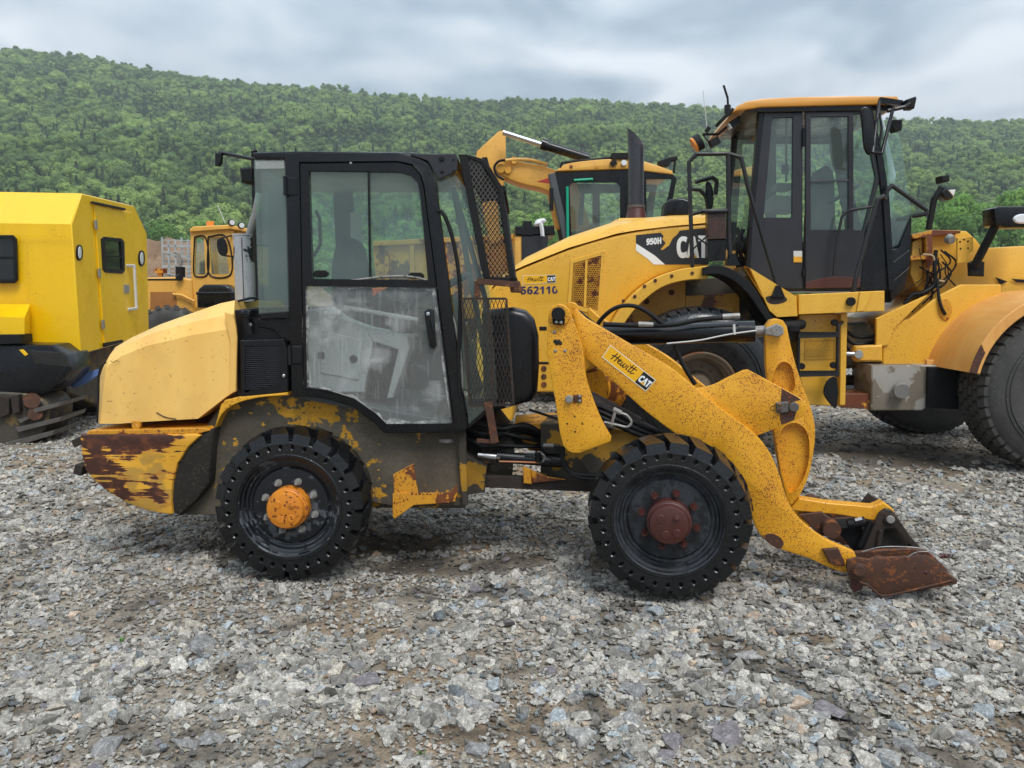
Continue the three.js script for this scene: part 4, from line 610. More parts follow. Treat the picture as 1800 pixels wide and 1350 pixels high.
// front frame and lift arms
{
  const tower = part(CL, 'lift_tower', [ex(F, -0.30, 0.05, [[964, 553], [966, 544], [972, 537], [983, 534], [994, 539], [1001, 549], ...spl([[1015, 584], [1025, 615], [1029, 660], [1040, 697], [1057, 739], [1074, 769]], 3), [1073, 776], [1018, 797], [1006, 796], [997, 792], [990, 783], [984, 761], [976, 705], [967, 655], [961, 620]], { bev: 0.006, seg: 2 })], M.arm, F);
  part(tower, 'tower_boss', [disc(F.p(983, 554, -0.285), F.size(19, 983, 554, -0.29), 0.03, 28)], M.arm, F);
  part(tower, 'pivot_pin', [discp(F, 981, 552, -0.26, 12, 0.05, 24), ex(F, -0.272, 0.02, [[970, 560], [993, 560], [992, 570], [984, 572], [972, 570]])], M.blackFlat, F);
  for (const [x, y, q] of [[978, 566, 3], [986, 567, 3], [974, 584, 3], [976, 617, 3], [993, 617, 3]]) part(tower, 'tower_bolt', [discp(F, x, y, -0.258 - (y > 575 ? 0.036 : 0.006), q, 0.012, 8)], M.zinc, F);
  part(tower, 'grease_clump', [...[0, 1, 2, 3].map((i) => new THREE.IcosahedronGeometry(0.012, 1).scale(1, 1, 0.5).translate(F.p(976 + i * 3, 600 + (i % 2) * 3, -0.298).x, F.p(976 + i * 3, 600 + (i % 2) * 3, -0.298).y, -0.298))], M.mudBlack, F);
  part(tower, 'keeper_plate', [ex(F, -0.29, 0.012, [[1008, 694], [1022, 694], [1023, 708], [1008, 708]])], M.rust, F);
  part(tower, 'keeper_pin', [discp(F, 1000, 702, -0.275, 7, 0.03, 18)], M.zinc, F);
  for (const [x, y] of [[1019, 697], [1019, 705]]) part(tower, 'keeper_bolt', [discp(F, x, y, -0.28, 2.6, 0.012, 8)], M.zinc, F);
  for (const [x, y] of [[1010, 732], [997, 745], [1024, 745], [1011, 759]]) part(tower, 'tapped_hole', [discp(F, x, y, -0.298, 1.8, 0.006, 8, 0.001)], M.mudBlack, F);
  part(CL, 'far_lift_tower', [ex(F, -1.36, 0.05, [[1000, 552], [1010, 541], [1022, 552], [1040, 600], [1060, 700], [1085, 770], [1010, 790], [1000, 700]]), discp(F, 1003, 545, -0.40, 14, 0.05)], M.arm, F);
  const armOut = [[1006, 552], [1012, 543], ...spl([[1029, 559], [1106, 604], [1177, 645], [1224, 683], [1266, 717], [1310, 749], [1334, 770], [1355, 799], [1370, 835], [1381, 870], [1391, 892], [1408, 915], [1447, 946], [1502, 971]], 3), [1510, 990], [1486, 1008], ...spl([[1459, 999], [1420, 981], [1373, 966], [1342, 946], [1327, 925], [1319, 892], [1306, 852], [1280, 822], [1240, 795], [1207, 776], [1177, 755], [1130, 719], [1073, 666], [1026, 627]], 3), [1018, 600]];
  const arm = part(CL, 'lift_arm', [ex(F, -0.37, 0.06, armOut, { bev: 0.008, seg: 2 })], M.arm, F, 'rust-speckled yellow lift arm nearest the viewer');
  const nearArm = flat(F, -0.37, armOut); part(CL, 'lift_arm', [exM(nearArm, -1.24, 0.06, { bev: 0.008 })], M.arm, F);
  part(arm, 'stop_block', [ex(F, -0.345, 0.05, [[1446, 966], [1474, 964], [1484, 985], [1486, 996], [1470, 995], [1458, 990]], { bev: 0.006 })], M.rust, F);
  part(arm, 'rust_patch', [ex(F, -0.3685, 0.003, spl([[1342, 944], [1352, 938], [1368, 942], [1378, 955], [1372, 965], [1358, 960]], 3, true), { bev: 0.001 })], M.rust, F);
  part(CL, 'cross_tube', [rod(V3(F.p(1320, 730, -0.4).x, F.p(1320, 730, -0.4).y, -0.42), V3(F.p(1320, 730, -0.4).x, F.p(1320, 730, -0.4).y, -1.25), 0.08, 24)], M.arm, F);
  const corner = (x, y) => F.p(x, y, -0.367);
  decal(arm, 'dealer_decal', [corner(1058, 628), corner(1135, 688), corner(1153, 668), corner(1073, 606)], M.dealer, F);
  const gus = part(CL, 'arm_gusset', [ex(F, -0.40, 0.04, [...spl([[1222, 683], [1238, 681], [1258, 675], [1275, 666], [1307, 651]], 3), [1315, 650], [1373, 681], [1402, 697], ...spl([[1410, 701], [1418, 709], [1419, 720], [1412, 731], [1402, 737]], 3), [1370, 751], [1331, 766], [1266, 722]], { bev: 0.006, seg: 2 })], M.arm, F);
  part(gus, 'scorched_patch', [ex(F, -0.3985, 0.003, [[1374, 683], [1403, 699], [1408, 703], [1395, 706], [1400, 724], [1396, 738], [1374, 747], [1371, 736], [1372, 710]], { bev: 0.001 })], M.scorch, F, 'scorched brown area around the lever pin');
  part(gus, 'lever_pin', [discp(F, 1396, 716, -0.37, 9, 0.05, 20), ex(F, -0.378, 0.025, [[1364, 708], [1386, 706], [1388, 725], [1366, 727]])], M.zincDark, F);
  for (const [x, y] of [[1371, 712], [1371, 721]]) part(gus, 'keeper_bolt', [discp(F, x, y, -0.37, 2.8, 0.012, 8)], M.rust, F);
  part(gus, 'retaining_wire', [tubep(F, [[1366, 712, -0.38], [1356, 715, -0.38], [1354, 720, -0.38], [1366, 722, -0.38]], 0.002, 4)], M.rustDark, F);
  const crank = [[1346, 586], [1347, 572], [1354, 563], [1365, 560], [1376, 563], [1383, 573], ...spl([[1390, 607], [1399, 642], [1411, 678], [1426, 719], [1433, 755], [1430, 796], [1420, 841], [1405, 872], [1391, 889]], 4), [1384, 880], [1372, 832], [1362, 770], [1354, 707], [1347, 642]];
  const pocketA = spl([[1358, 668], [1363, 645], [1376, 634], [1391, 640], [1398, 662], [1398, 685], [1384, 690], [1366, 688]], 3, true), pocketB = spl([[1366, 770], [1380, 746], [1402, 742], [1420, 758], [1425, 790], [1420, 826], [1404, 858], [1388, 868], [1376, 840], [1367, 800]], 3, true);
  const bc = part(CL, 'bellcrank', [ex(F, -0.60, 0.05, crank, { bev: 0.006, seg: 2, holes: [pocketA, pocketB] }), ex(F, -0.64, 0.1, crank, { bev: 0.006 })], M.arm, F);
  part(bc, 'bellcrank_pin', [discp(F, 1367, 581, -0.575, 8, 0.04, 18)], M.rust, F);
  const cyl = part(CL, 'tilt_cylinder', [rodp(F, [1060, 590, -0.72], [1322, 583, -0.72], 0.062, 24), rodp(F, [1296, 584, -0.72], [1326, 583, -0.72], 0.068, 24), rodp(F, [985, 562, -0.72], [1062, 590, -0.72], 0.05, 16)], M.black, F);
  part(cyl, 'piston_rod', [rodp(F, [1322, 583, -0.72], [1350, 582, -0.72], 0.034, 18), ex(F, -0.555, 0.03, [[1345, 577], [1356, 573], [1366, 569], [1377, 575], [1378, 587], [1368, 593], [1357, 590], [1346, 589]])], M.zinc, F);
  part(cyl, 'indicator_wire', [tubep(F, [[1172, 604, -0.64], [1230, 598, -0.64], [1280, 588, -0.64], [1330, 581, -0.64]], 0.005, 5), discp(F, 1290, 578, -0.64, 3, 0.03, 8), rodp(F, [1290, 570, -0.64], [1291, 588, -0.64], 0.008)], M.white, F);
  part(cyl, 'cylinder_hose', [tubep(F, [[1040, 590, -0.62], [1058, 560, -0.6], [1085, 540, -0.58], [1115, 538, -0.58], [1140, 550, -0.6], [1165, 570, -0.62]], 0.013, 8), tubep(F, [[1060, 570, -0.6], [1120, 572, -0.62], [1180, 571, -0.62], [1230, 562, -0.64], [1290, 557, -0.66]], 0.015, 8), tubep(F, [[1006, 540, -0.5], [1025, 555, -0.5], [1050, 575, -0.52]], 0.014, 8), tubep(F, [[1185, 605, -0.7], [1200, 640, -0.7], [1222, 676, -0.7]], 0.014, 8)], M.blackFlat, F);
  part(cyl, 'hose_fitting', [rodp(F, [1270, 557, -0.65], [1300, 555, -0.66], 0.017, 8), rodp(F, [1122, 570, -0.61], [1148, 571, -0.62], 0.017, 8)], M.zinc, F);
  // lift cylinder under the arm
  const lc = part(CL, 'lift_cylinder', [rodp(F, [1030, 700, -0.5], [1120, 748, -0.5], 0.055, 18), rodp(F, [1110, 742, -0.5], [1215, 800, -0.5], 0.04, 14)], M.rustDark, F);
  part(lc, 'hose_bundle', [0, 1, 2].map((i) => tubep(F, [[1036, 708 + i * 9, -0.43], [1060, 716 + i * 9, -0.41], [1095, 732 + i * 10, -0.42], [1150, 757 + i * 8, -0.46], [1200, 772 + i * 6, -0.5]], 0.016, 8)), M.blackFlat, F);
  part(lc, 'hose_clamp', [barp(F, [1081, 725, -0.39], [1074, 748, -0.39], 0.018, 0.012), tubep(F, [[1062, 742, -0.39], [1085, 747, -0.39], [1104, 750, -0.39], [1110, 742, -0.39], [1102, 730, -0.39], [1092, 726, -0.39]], 0.008, 6), rodp(F, [1078, 719, -0.4], [1092, 726, -0.4], 0.015, 8)], M.zinc, F);
  // chassis
  part(CL, 'front_chassis', [ex(F, -0.46, 0.05, [[1006, 790], [1060, 770], [1110, 755], [1190, 800], [1190, 900], [1040, 840]]), ex(F, -0.62, 0.4, [[950, 745], [1040, 745], [1120, 760], [1200, 830], [1180, 920], [1060, 860], [950, 850]]), rod(V3(wf.x, wf.y, -0.1), V3(wf.x, wf.y, -1.6), 0.09, 18)], M.chassis, F);
  part(CL, 'front_frame_plate', [ex(R, -0.62, 0.4, [[905, 745], [990, 740], [1000, 755], [905, 757]]), ex(R, -0.66, 0.2, [[885, 752], [990, 755], [1000, 800], [930, 792], [915, 770]])], M.yellowRust, R);
  part(CL, 'rear_axle', [rod(V3(wr.x, wr.y, -0.1), V3(wr.x, wr.y, -1.6), 0.09, 18)], M.chassis, R);
  part(CL, 'loop_hose', [0, 1].map((i) => tubep(F, [[985 + i * 5, 785, -0.42], [990, 810 + i * 5, -0.4], [1005, 830 + i * 3, -0.4], [1035, 835 + i * 6, -0.42], [1080, 832 + i * 6, -0.46]], 0.013, 7)), M.blackFlat, F);
  part(CL, 'drive_drum', [lathe([[0, 0], [0.12, 0], [0.12, -0.02], [0.15, -0.03], [0.17, -0.12], [0, -0.12]], 28).rotateY(-0.7).translate(F.p(1046, 680, -0.8).x, F.p(1046, 680, -0.8).y, -0.8)], M.yellowRust, F);
  // linkage and quick coupler
  part(CL, 'tilt_link', [ex(F, -0.62, 0.09, [[1390, 893], [1405, 876], [1453, 884], [1535, 891], [1545, 887], [1553, 883], [1571, 896], [1574, 910], [1562, 922], [1540, 916], [1474, 905], [1394, 898]], { bev: 0.006 })], M.arm, F);
  const qc = group(CL, 'quick_coupler'); qc.userData.label = 'rusty brown quick coupler resting on the gravel';
  const side = [[1490, 985], [1507, 981], [1529, 984], [1542, 978], [1560, 981], ...spl([[1597, 979], [1624, 978], [1642, 984], [1663, 1003]], 3), [1684, 1021], [1682, 1027], [1638, 1035], [1556, 1047], [1545, 1043], [1528, 1026], [1509, 1022], [1493, 1013], [1488, 997]];
  part(qc, 'side_plate', [ex(F, -0.31, 0.03, side, { bev: 0.005, seg: 2 })], M.rust, F);
  part(qc, 'side_plate', [exM(flat(F, -0.31, side), -1.30, 0.03, { bev: 0.005 })], M.rust, F);
  part(qc, 'side_plate', [ex(F, -0.47, 0.03, [[1488, 972], [1505, 970], [1600, 964], [1630, 968], [1660, 995], [1676, 1018], [1560, 1030], [1500, 1010]]), exM(flat(F, -0.47, [[1488, 972], [1505, 970], [1600, 964], [1630, 968], [1660, 995], [1676, 1018], [1560, 1030], [1500, 1010]]), -1.15, 0.03)], M.rust, F);
  part(qc, 'base_shoe', [ex(F, -0.33, 0.98, [[1620, 985], [1650, 995], [1680, 1020], [1672, 1028], [1640, 1012], [1612, 998]]), ex(F, -0.305, 0.03, [[1638, 1014], [1655, 1000], [1684, 1020], [1680, 1028], [1636, 1034]])], M.rust, F);
  part(qc, 'foot_lug', [ex(F, -0.34, 0.05, [[1496, 1016], [1520, 1024], [1515, 1037], [1503, 1042], [1496, 1036]])], M.rustRed, F);
  part(qc, 'coupler_pin', [discp(F, 1511, 1004, -0.285, 11, 0.06, 22), disc(F.p(1511, 1004, -0.30), F.size(16, 1511, 1004), 0.02, 22)], M.rust, F);
  part(qc, 'plate_lip', [tubep(F, [[1511, 1023, -0.3], [1528, 1030, -0.3], [1545, 1045, -0.3], [1556, 1047, -0.3], [1600, 1038, -0.3], [1638, 1029, -0.3], [1675, 1020, -0.3]], 0.007, 5)], M.rust, F);
  part(qc, 'red_marker', [discp(F, 1628, 1007, -0.305, 4, 0.012, 10)], M.rustRed, F);
  part(qc, 'bolt_hole', [discp(F, 1608, 998, -0.308, 2, 0.006, 8, 0.001)], M.mudBlack, F);
  part(qc, 'upright_plate', [ex(F, -0.58, 0.035, [[1541, 915], [1546, 903], [1557, 895], [1569, 898], [1577, 908], [1600, 942], [1625, 970], [1605, 975], [1530, 975], [1518, 968]], { bev: 0.006, holes: [[[1552, 928], [1575, 925], [1606, 960], [1548, 966]]] }), ex(F, -0.64, 0.02, [[1540, 920], [1577, 912], [1622, 970], [1530, 974]]), exM(flat(F, -0.58, [[1541, 915], [1557, 895], [1577, 908], [1625, 970], [1518, 970]]), -0.95, 0.035)], M.rustDark, F);
  part(qc, 'upright_pin', [discp(F, 1566, 914, -0.555, 7.5, 0.05, 20)], M.zinc, F);
  part(qc, 'upright_boss', [discp(F, 1565, 914, -0.57, 12, 0.04, 22), rodp(F, [1548, 932, -0.57], [1541, 972, -0.57], 0.012, 8)], M.rustDark, F);
  part(qc, 'cross_shaft', [rod(F.p(1463, 932, -0.52), V3(F.p(1463, 932, -0.52).x, F.p(1463, 932, -0.52).y, -1.2), 0.05, 20), ex(F, -0.6, 0.05, [[1405, 905], [1445, 900], [1470, 918], [1475, 945], [1440, 942]])], M.rust, F);
  part(qc, 'lock_cylinder', [rodp(F, [1490, 922, -0.62], [1520, 916, -0.62], 0.03, 14), rodp(F, [1530, 918, -0.62], [1512, 962, -0.62], 0.02, 12), ex(F, -0.66, 0.2, [[1470, 930], [1515, 925], [1530, 970], [1500, 970]])], M.blackFlat, F);
  part(qc, 'cylinder_nipple', [rodp(F, [1503, 915, -0.6], [1515, 912, -0.6], 0.014, 8)], M.steel, F);
  part(qc, 'bent_wire', [tubep(F, [[1515, 970, -0.4], [1545, 962, -0.4], [1585, 961, -0.4], [1625, 965, -0.4], [1655, 977, -0.38]], 0.003, 5), tubep(F, [[1594, 980, -0.3], [1610, 971, -0.3], [1632, 970, -0.3], [1654, 978, -0.32]], 0.003, 5)], M.zinc, F);
  part(qc, 'wire_knob', [0, 1].map((i) => new THREE.SphereGeometry(0.014, 10, 8).translate(F.p(1655 + i * 7, 977, -0.36).x, F.p(1655 + i * 7, 977, -0.36).y, -0.36)), M.rustRed, F);
}

// ---------------------------------------------------------------- large wheel loader behind
const B = new Frame(1.88, -7.52, -4);
const BL = thing('large_wheel_loader', 'large yellow wheel loader with tall black cab parked behind', 'wheel loader', B);
function bigWheel(rimMat, tread) {
  const w = new THREE.Group(); w.name = 'wheel'; const r = rng(8);
  const prof = [[0.36, -0.03], [0.40, 0.0], [0.52, 0.015], [0.62, 0.005], [0.70, -0.02], [0.755, -0.06], [0.77, -0.10], [0.775, -0.30], [0.77, -0.50], [0.755, -0.54], [0.70, -0.58], [0.60, -0.60], [0.36, -0.57]];
  const g = [lathe(prof, 80), lathe([[0.56, 0.012], [0.565, 0.02], [0.57, 0.012]], 80), lathe([[0.595, 0.008], [0.60, 0.017], [0.605, 0.008]], 80)];
  const N = 46; for (let i = 0; i < N; i++) for (let k = 0; k < 6; k++) {
    const a = (i + (k % 2) * 0.5 + (r() - 0.5) * 0.12) / N * 6.2832, z0 = -0.045 - k * 0.086, wz = 0.074, wa = 0.058, at = (q, da, dz) => { const rr = q - (k === 0 && dz > -0.02 ? 0.03 : 0) - (k === 5 && dz < -0.05 ? 0.03 : 0); return V3(rr * Math.cos(a + da), rr * Math.sin(a + da), z0 + dz); };
    g.push(hexa([at(0.75, -wa, 0), at(0.75, wa, 0), at(0.802, wa * 0.85, -0.004), at(0.802, -wa * 0.85, -0.004), at(0.75, -wa + 0.02, -wz), at(0.75, wa + 0.02, -wz), at(0.802, wa * 0.85 + 0.02, -wz + 0.004), at(0.802, -wa * 0.85 + 0.02, -wz + 0.004)]));
  }
  part(w, 'tyre', g, tread);
  part(w, 'rim', [lathe([[0.36, -0.55], [0.36, 0.0], [0.352, 0.012], [0.335, 0.004], [0.328, -0.03], [0.30, -0.045], [0.295, -0.10], [0.27, -0.13], [0.265, -0.24], [0.0, -0.25]], 64)], rimMat);
  part(w, 'hub', [lathe([[0, -0.12], [0.10, -0.12], [0.12, -0.14], [0.15, -0.2], [0.16, -0.25]], 28), ...Array.from({ length: 12 }, (_, i) => disc(V3(0.2 * Math.cos(i / 12 * 6.283), 0.2 * Math.sin(i / 12 * 6.283), -0.225), 0.016, 0.03, 6))], rimMat);
  return w;
}
{
  const rear = bigWheel(M.rimRust, M.rubber), c = B.p(1232, 680, 0); rear.position.set(c.x, 0.80, 0); rear.rotation.z = 0.3; BL.add(rear);
  const rf = rear.clone(); rf.position.set(c.x, 0.80, -2.8); rf.rotation.y = Math.PI; BL.add(rf);
  const front = bigWheel(M.blackFlat, M.rubberDust), d = B.p(1886, 672, 0.1); front.position.set(d.x, 0.80, 0.1); BL.add(front);
  const ff = front.clone(); ff.position.set(d.x - 0.25, 0.80, -2.7); ff.rotation.y = Math.PI; BL.add(ff);
}
{ // engine hood
  const hz = -0.62;
  const hood = part(BL, 'engine_hood', [ex(B, hz, 1.55, [[838, 560], [842, 530], [870, 502], [905, 477], ...spl([[920, 470], [1000, 438], [1085, 413], [1160, 400], [1246, 393]], 4), [1246, 470], ...spl([[1246, 470], [1190, 476], [1150, 489], [1112, 515], [1084, 548], [1064, 590], [1048, 660]], 4).slice(1), [1040, 690], [838, 690]], { bev: 0.03, seg: 3, holes: [[[1007, 462], [1058, 448], [1051, 547], [1003, 534]]] })], M.loader, B);
  const top = [[842, 532, 528], [870, 500, 494], [905, 475, 468], [925, 466, 452], [1000, 436, 416], [1085, 411, 388], [1120, 405, 384], [1180, 398, 379], [1246, 392, 377]];
  part(hood, 'hood_crown', [loft(top.map(([x, y, t]) => { const a = B.p(x, y, hz + 0.012), m = B.p(x, (y + t) / 2 - 3, hz - 0.05), b = B.p(x, t, hz - 0.24); a.y += 0.004; return [a, m, b, V3(b.x, b.y, -2.79 - b.z), V3(m.x, m.y, -2.79 - m.z), V3(a.x, a.y, -2.79 - a.z)]; }))], M.loader, B);
  part(hood, 'stack_cowl', [ex(B, -1.2, 0.4, [[1075, 390], [1090, 383], [1140, 382], [1165, 386], [1165, 395], [1075, 400]], { bev: 0.03, seg: 3 })], M.loader, B);
  const gr = part(hood, 'side_grille', [ex(B, hz + 0.012, 0.012, [[1003, 457], [1064, 440], [1056, 556], [997, 540]], { bev: 0.004, holes: [[[1007, 462], [1058, 448], [1051, 547], [1003, 534]]] }), barp(B, [1031, 457, hz + 0.01], [1028, 540, hz + 0.01], 0.025, 0.01)], M.loader, B);
  part(gr, 'grille_mesh', lattice(flat(B, hz + 0.008, [[1007, 462], [1058, 448], [1051, 547], [1003, 534]]), 0.021, [0.52, Math.PI - 0.52, Math.PI / 2], 0.0075, (q) => V3(q.x, q.y, hz + 0.006), 0.004), M.loaderOld, B);
  part(gr, 'radiator_core', [ex(B, hz - 0.22, 0.1, [[990, 440], [1075, 430], [1070, 570], [985, 560]])], M.greasy, B);
  decal(hood, 'brand_decal', [B.p(1118, 466, hz + 0.004), B.p(1246, 466, hz + 0.004), B.p(1246, 400, hz + 0.004), B.p(1118, 412, hz + 0.004)], M.brand, B);
  decal(hood, 'dealer_decal', [B.p(919, 500, hz + 0.004), B.p(977, 497, hz + 0.004), B.p(977, 483, hz + 0.004), B.p(919, 484, hz + 0.004)], M.dealer, B);
  decal(hood, 'fleet_number', [B.p(908, 520, hz + 0.004), B.p(988, 518, hz + 0.004), B.p(988, 500, hz + 0.004), B.p(908, 501, hz + 0.004)], M.fleet, B);
  part(hood, 'lower_trim', [ex(B, hz + 0.01, 0.02, [[946, 636], [1000, 636], [1000, 640], [946, 640]]), ex(B, hz + 0.006, 0.01, rect(948, 574, 961, 581))], M.blackFlat, B);
  for (const y of [648, 662, 676]) part(hood, 'rear_bolt', [discp(B, 956, y, hz + 0.012, 5, 0.02, 12)], M.rust, B);
  part(BL, 'counterweight', [ex(B, -0.35, 2.1, [[838, 560], [900, 560], [905, 700], [900, 740], [850, 740], [836, 700]], { bev: 0.03, seg: 2 })], M.loader, B);
  // wheel arch
  const lip = part(BL, 'rear_fender', [ex(B, -0.28, 0.36, [...spl([[1046, 655], [1062, 600], [1086, 552], [1116, 515], [1154, 488], [1192, 474], [1243, 467]], 4), [1243, 490], ...spl([[1243, 490], [1200, 494], [1164, 505], [1130, 530], [1102, 562], [1080, 606], [1066, 655]], 4).slice(1)], { bev: 0.008 })], M.loader, B);
  for (const [x, y] of [[1096, 523], [1133, 497], [1152, 487], [1181, 479], [1217, 474], [1116, 515]]) part(lip, 'fender_bolt', [discp(B, x, y + 6, -0.27, 3.2, 0.02, 10)], M.rust, B);
  part(BL, 'arch_panel', [ex(B, -0.72, 0.03, [[1060, 640], [1100, 540], [1150, 498], [1205, 490], [1205, 640]]), ex(B, -0.74, 0.03, [[1205, 520], [1300, 515], [1300, 555], [1205, 556]])], M.loaderOld, B);
  part(BL, 'arch_rail', [ex(B, -0.70, 0.04, [[1200, 541], [1290, 538], [1290, 556], [1200, 558]])], M.loaderOld, B);
  for (const [x, y] of [[1137, 530], [1181, 514], [1100, 562]]) part(BL, 'arch_bolt', [discp(B, x, y, -0.70, 5, 0.02, 12)], M.rust, B);
  part(BL, 'rubber_fender', [ex(B, -0.2, 0.5, [...spl([[1236, 470], [1262, 466], [1296, 478], [1326, 506], [1346, 540], [1366, 565], [1406, 572]], 4), [1406, 584], ...spl([[1406, 584], [1360, 576], [1338, 550], [1316, 518], [1290, 494], [1262, 482], [1236, 484]], 4).slice(1)], { bev: 0.006 })], M.blackFlat, B);
  part(BL, 'engine_block', [ex(B, -0.9, 1.0, [[1080, 500], [1380, 480], [1400, 700], [1060, 700]]), ex(B, -0.6, 0.2, [[1330, 560], [1400, 560], [1400, 600], [1340, 600]])], M.greasy, B);
  // exhaust
  const e0 = B.p(1118, 384, -1.4), e1 = B.p(1118, 255, -1.4); const exq = part(BL, 'exhaust_stack', [rod(e0, e1, 0.088, 28)], M.charcoalGloss, B);
  { const ring = (y, tilt, r, dx = 0) => Array.from({ length: 28 }, (_, i) => { const a = i / 28 * 6.2832; return V3(e1.x + dx + r * Math.cos(a), y + tilt * Math.cos(a), e1.z + r * Math.sin(a)); }); part(exq, 'slant_cut_tip', [loft([ring(e1.y - 0.01, 0, 0.09), ring(e1.y + 0.10, -0.085, 0.09, -0.012)], false), loft([ring(e1.y - 0.01, 0, 0.08), ring(e1.y + 0.09, -0.085, 0.082, -0.012)], false)], M.charcoalGloss, B); }
  part(exq, 'rusty_base', [rod(B.p(1118, 386, -1.4), B.p(1118, 365, -1.4), 0.125, 24, 0.09)], M.rustRed, B);
  part(exq, 'clamp_band', [rod(B.p(1118, 366, -1.4), B.p(1118, 361, -1.4), 0.098, 24)], M.zincDark, B);
  part(BL, 'air_precleaner', [ex(B, -1.1, 0.36, [[1167, 380], [1170, 356], [1178, 350], [1200, 347], [1216, 352], [1220, 380]], { bev: 0.03, seg: 3 })], M.black, B);
}
{ // cab
  const z = -0.74, cab = group(BL, 'cab');
  const winA = [[1356, 205], [1396, 204], [1394, 384], [1341, 384]];
  part(cab, 'rear_side_panel', [ex(B, z, 0.05, [[1343, 197], [1411, 197], [1411, 508], [1316, 505], [1322, 395]], { bev: 0.008, holes: [winA] })], M.charcoal, B);
  part(cab, 'rear_side_window', [ex(B, z - 0.02, 0.006, [[1352, 202], [1399, 202], [1397, 387], [1337, 387]], { bev: 0 })], M.glass, B);
  part(cab, 'rear_post', [ex(B, z - 0.005, 0.10, [[1334, 194], [1344, 194], [1322, 505], [1308, 508]], { bev: 0.01 })], M.black, B);
  part(cab, 'rear_window', [(() => { const a = B.p(1338, 200, z - 0.06), b = B.p(1314, 470, z - 0.06), q = (v, zz) => V3(v.x, v.y, zz); return loft([[q(a, z - 0.06), q(b, z - 0.06)], [q(a, -2.1), q(b, -2.1)]], false, false); })()], M.glass, B);
  const farSide = [[1334, 194], [1560, 192], [1600, 380], [1562, 505], [1316, 505]];
  part(cab, 'far_side_frame', [exM(flat(B, z, farSide), -2.06, 0.05, { holes: [flat(B, z, [[1356, 205], [1405, 205], [1405, 400], [1341, 400]]), flat(B, z, [[1424, 205], [1540, 205], [1570, 380], [1540, 410], [1424, 410]])] })], M.charcoal, B);
  part(cab, 'roof', [ex(B, z + 0.06, 1.45, [[1290, 196], [1296, 186], [1312, 178], [1340, 173], [1400, 170], [1500, 168], [1578, 169], [1584, 183], [1500, 184], [1340, 188]], { bev: 0.015, seg: 2 })], M.loaderRoof, B);
  part(cab, 'roof_liner', [ex(B, z + 0.03, 1.38, [[1300, 193], [1340, 188], [1578, 184], [1560, 194], [1340, 197]])], M.black, B);
  const door = group(cab, 'door');
  const dA = [[1424, 204], [1493, 203], [1493, 405], [1424, 405]], dB = [[1499, 200], [1517, 198], [1541, 312], [1518, 406], [1499, 406]];
  part(cab, 'door_panel', [ex(B, z + 0.012, 0.04, [[1416, 197], [1522, 194], [1548, 312], [1520, 410], [1513, 505], [1416, 508]], { bev: 0.006, holes: [dA, dB] })], M.charcoal, B);
  part(cab, 'door_window', [ex(B, z - 0.01, 0.006, dA, { bev: 0 })], M.glass, B);
  part(cab, 'door_quarter_window', [ex(B, z - 0.01, 0.006, dB, { bev: 0 })], M.glass, B);
  part(cab, 'window_rail', [barp(B, [1424, 318, z], [1493, 317, z], 0.02, 0.015)], M.greyDark, B);
  part(cab, 'rusted_door_foot', [ex(B, z + 0.015, 0.01, [[1417, 496], [1440, 490], [1470, 486], [1512, 488], [1512, 505], [1417, 507]], { bev: 0.003 })], M.rustRed, B);
  part(cab, 'warning_sticker', [ex(B, z + 0.006, 0.004, rect(1395, 441, 1410, 461), { bev: 0 })], M.white, B);
  part(cab, 'warning_sticker', [ex(B, z + 0.008, 0.004, rect(1395, 451, 1410, 461), { bev: 0 })], M.yellow, B);
  part(cab, 'front_post', [...[[[1526, 194], [1545, 275], [1556, 350], [1566, 510]]].map((l) => l.slice(1).map((q, i) => barp(B, [l[i][0], l[i][1], z], [q[0], q[1], z], 0.06, 0.06))).flat(), ex(B, z, 0.05, [[1552, 340], [1562, 350], [1572, 510], [1512, 510], [1520, 410]])], M.black, B);
  part(cab, 'windscreen', [(() => { const a = B.p(1556, 200, z), q = [[1556, 200], [1568, 300], [1560, 430]].map(([x, y]) => B.p(x, y, z)), o = [0.06, 0.12, 0.1], dz = [0, -0.02, 0]; return loft([q.map((v) => V3(v.x - 0.03, v.y, z - 0.02)), q.map((v, i) => V3(v.x + o[i], v.y, z - 0.2)), q.map((v, i) => V3(v.x + o[i] + 0.1, v.y, -1.4)), q.map((v, i) => V3(v.x + o[i], v.y, -2.0))], false, false); })()], M.glass, B);
  part(cab, 'windscreen_corner_glass', [ex(B, z - 0.08, 0.006, [[1551, 230], [1568, 222], [1582, 237], [1602, 372], [1578, 430], [1566, 436], [1557, 350]], { bev: 0 })], M.glass, B);
  part(cab, 'front_lower_panel', [ex(B, z - 0.06, 1.2, [[1562, 440], [1580, 436], [1603, 376], [1602, 455], [1592, 505], [1566, 532]], { bev: 0.02, seg: 2 })], M.black, B);
  for (const [y0, y1] of [[466, 440], [500, 470]]) part(cab, 'panel_trim', [barp(B, [1564, y0, z - 0.045], [1598, y1, z - 0.045], 0.008, 0.008)], M.zincDark, B);
  part(cab, 'floor', [ex(B, z - 0.02, 1.35, [[1316, 490], [1570, 490], [1570, 512], [1316, 512]])], M.black, B);
  part(cab, 'seat', [ex(B, -1.2, 0.45, spl([[1440, 330], [1452, 290], [1466, 300], [1470, 370], [1478, 420], [1520, 425], [1520, 450], [1440, 450]], 3, true), { bev: 0.04, seg: 2 })], M.seat, B);
  part(cab, 'steering_wheel', [new THREE.TorusGeometry(0.2, 0.016, 8, 26).rotateX(1.0).rotateY(1.4).translate(B.p(1478, 345, -1.3).x, B.p(1478, 345, -1.3).y, -1.3), barp(B, [1485, 350, -1.3], [1520, 440, -1.3], 0.09, 0.12)], M.seat, B);
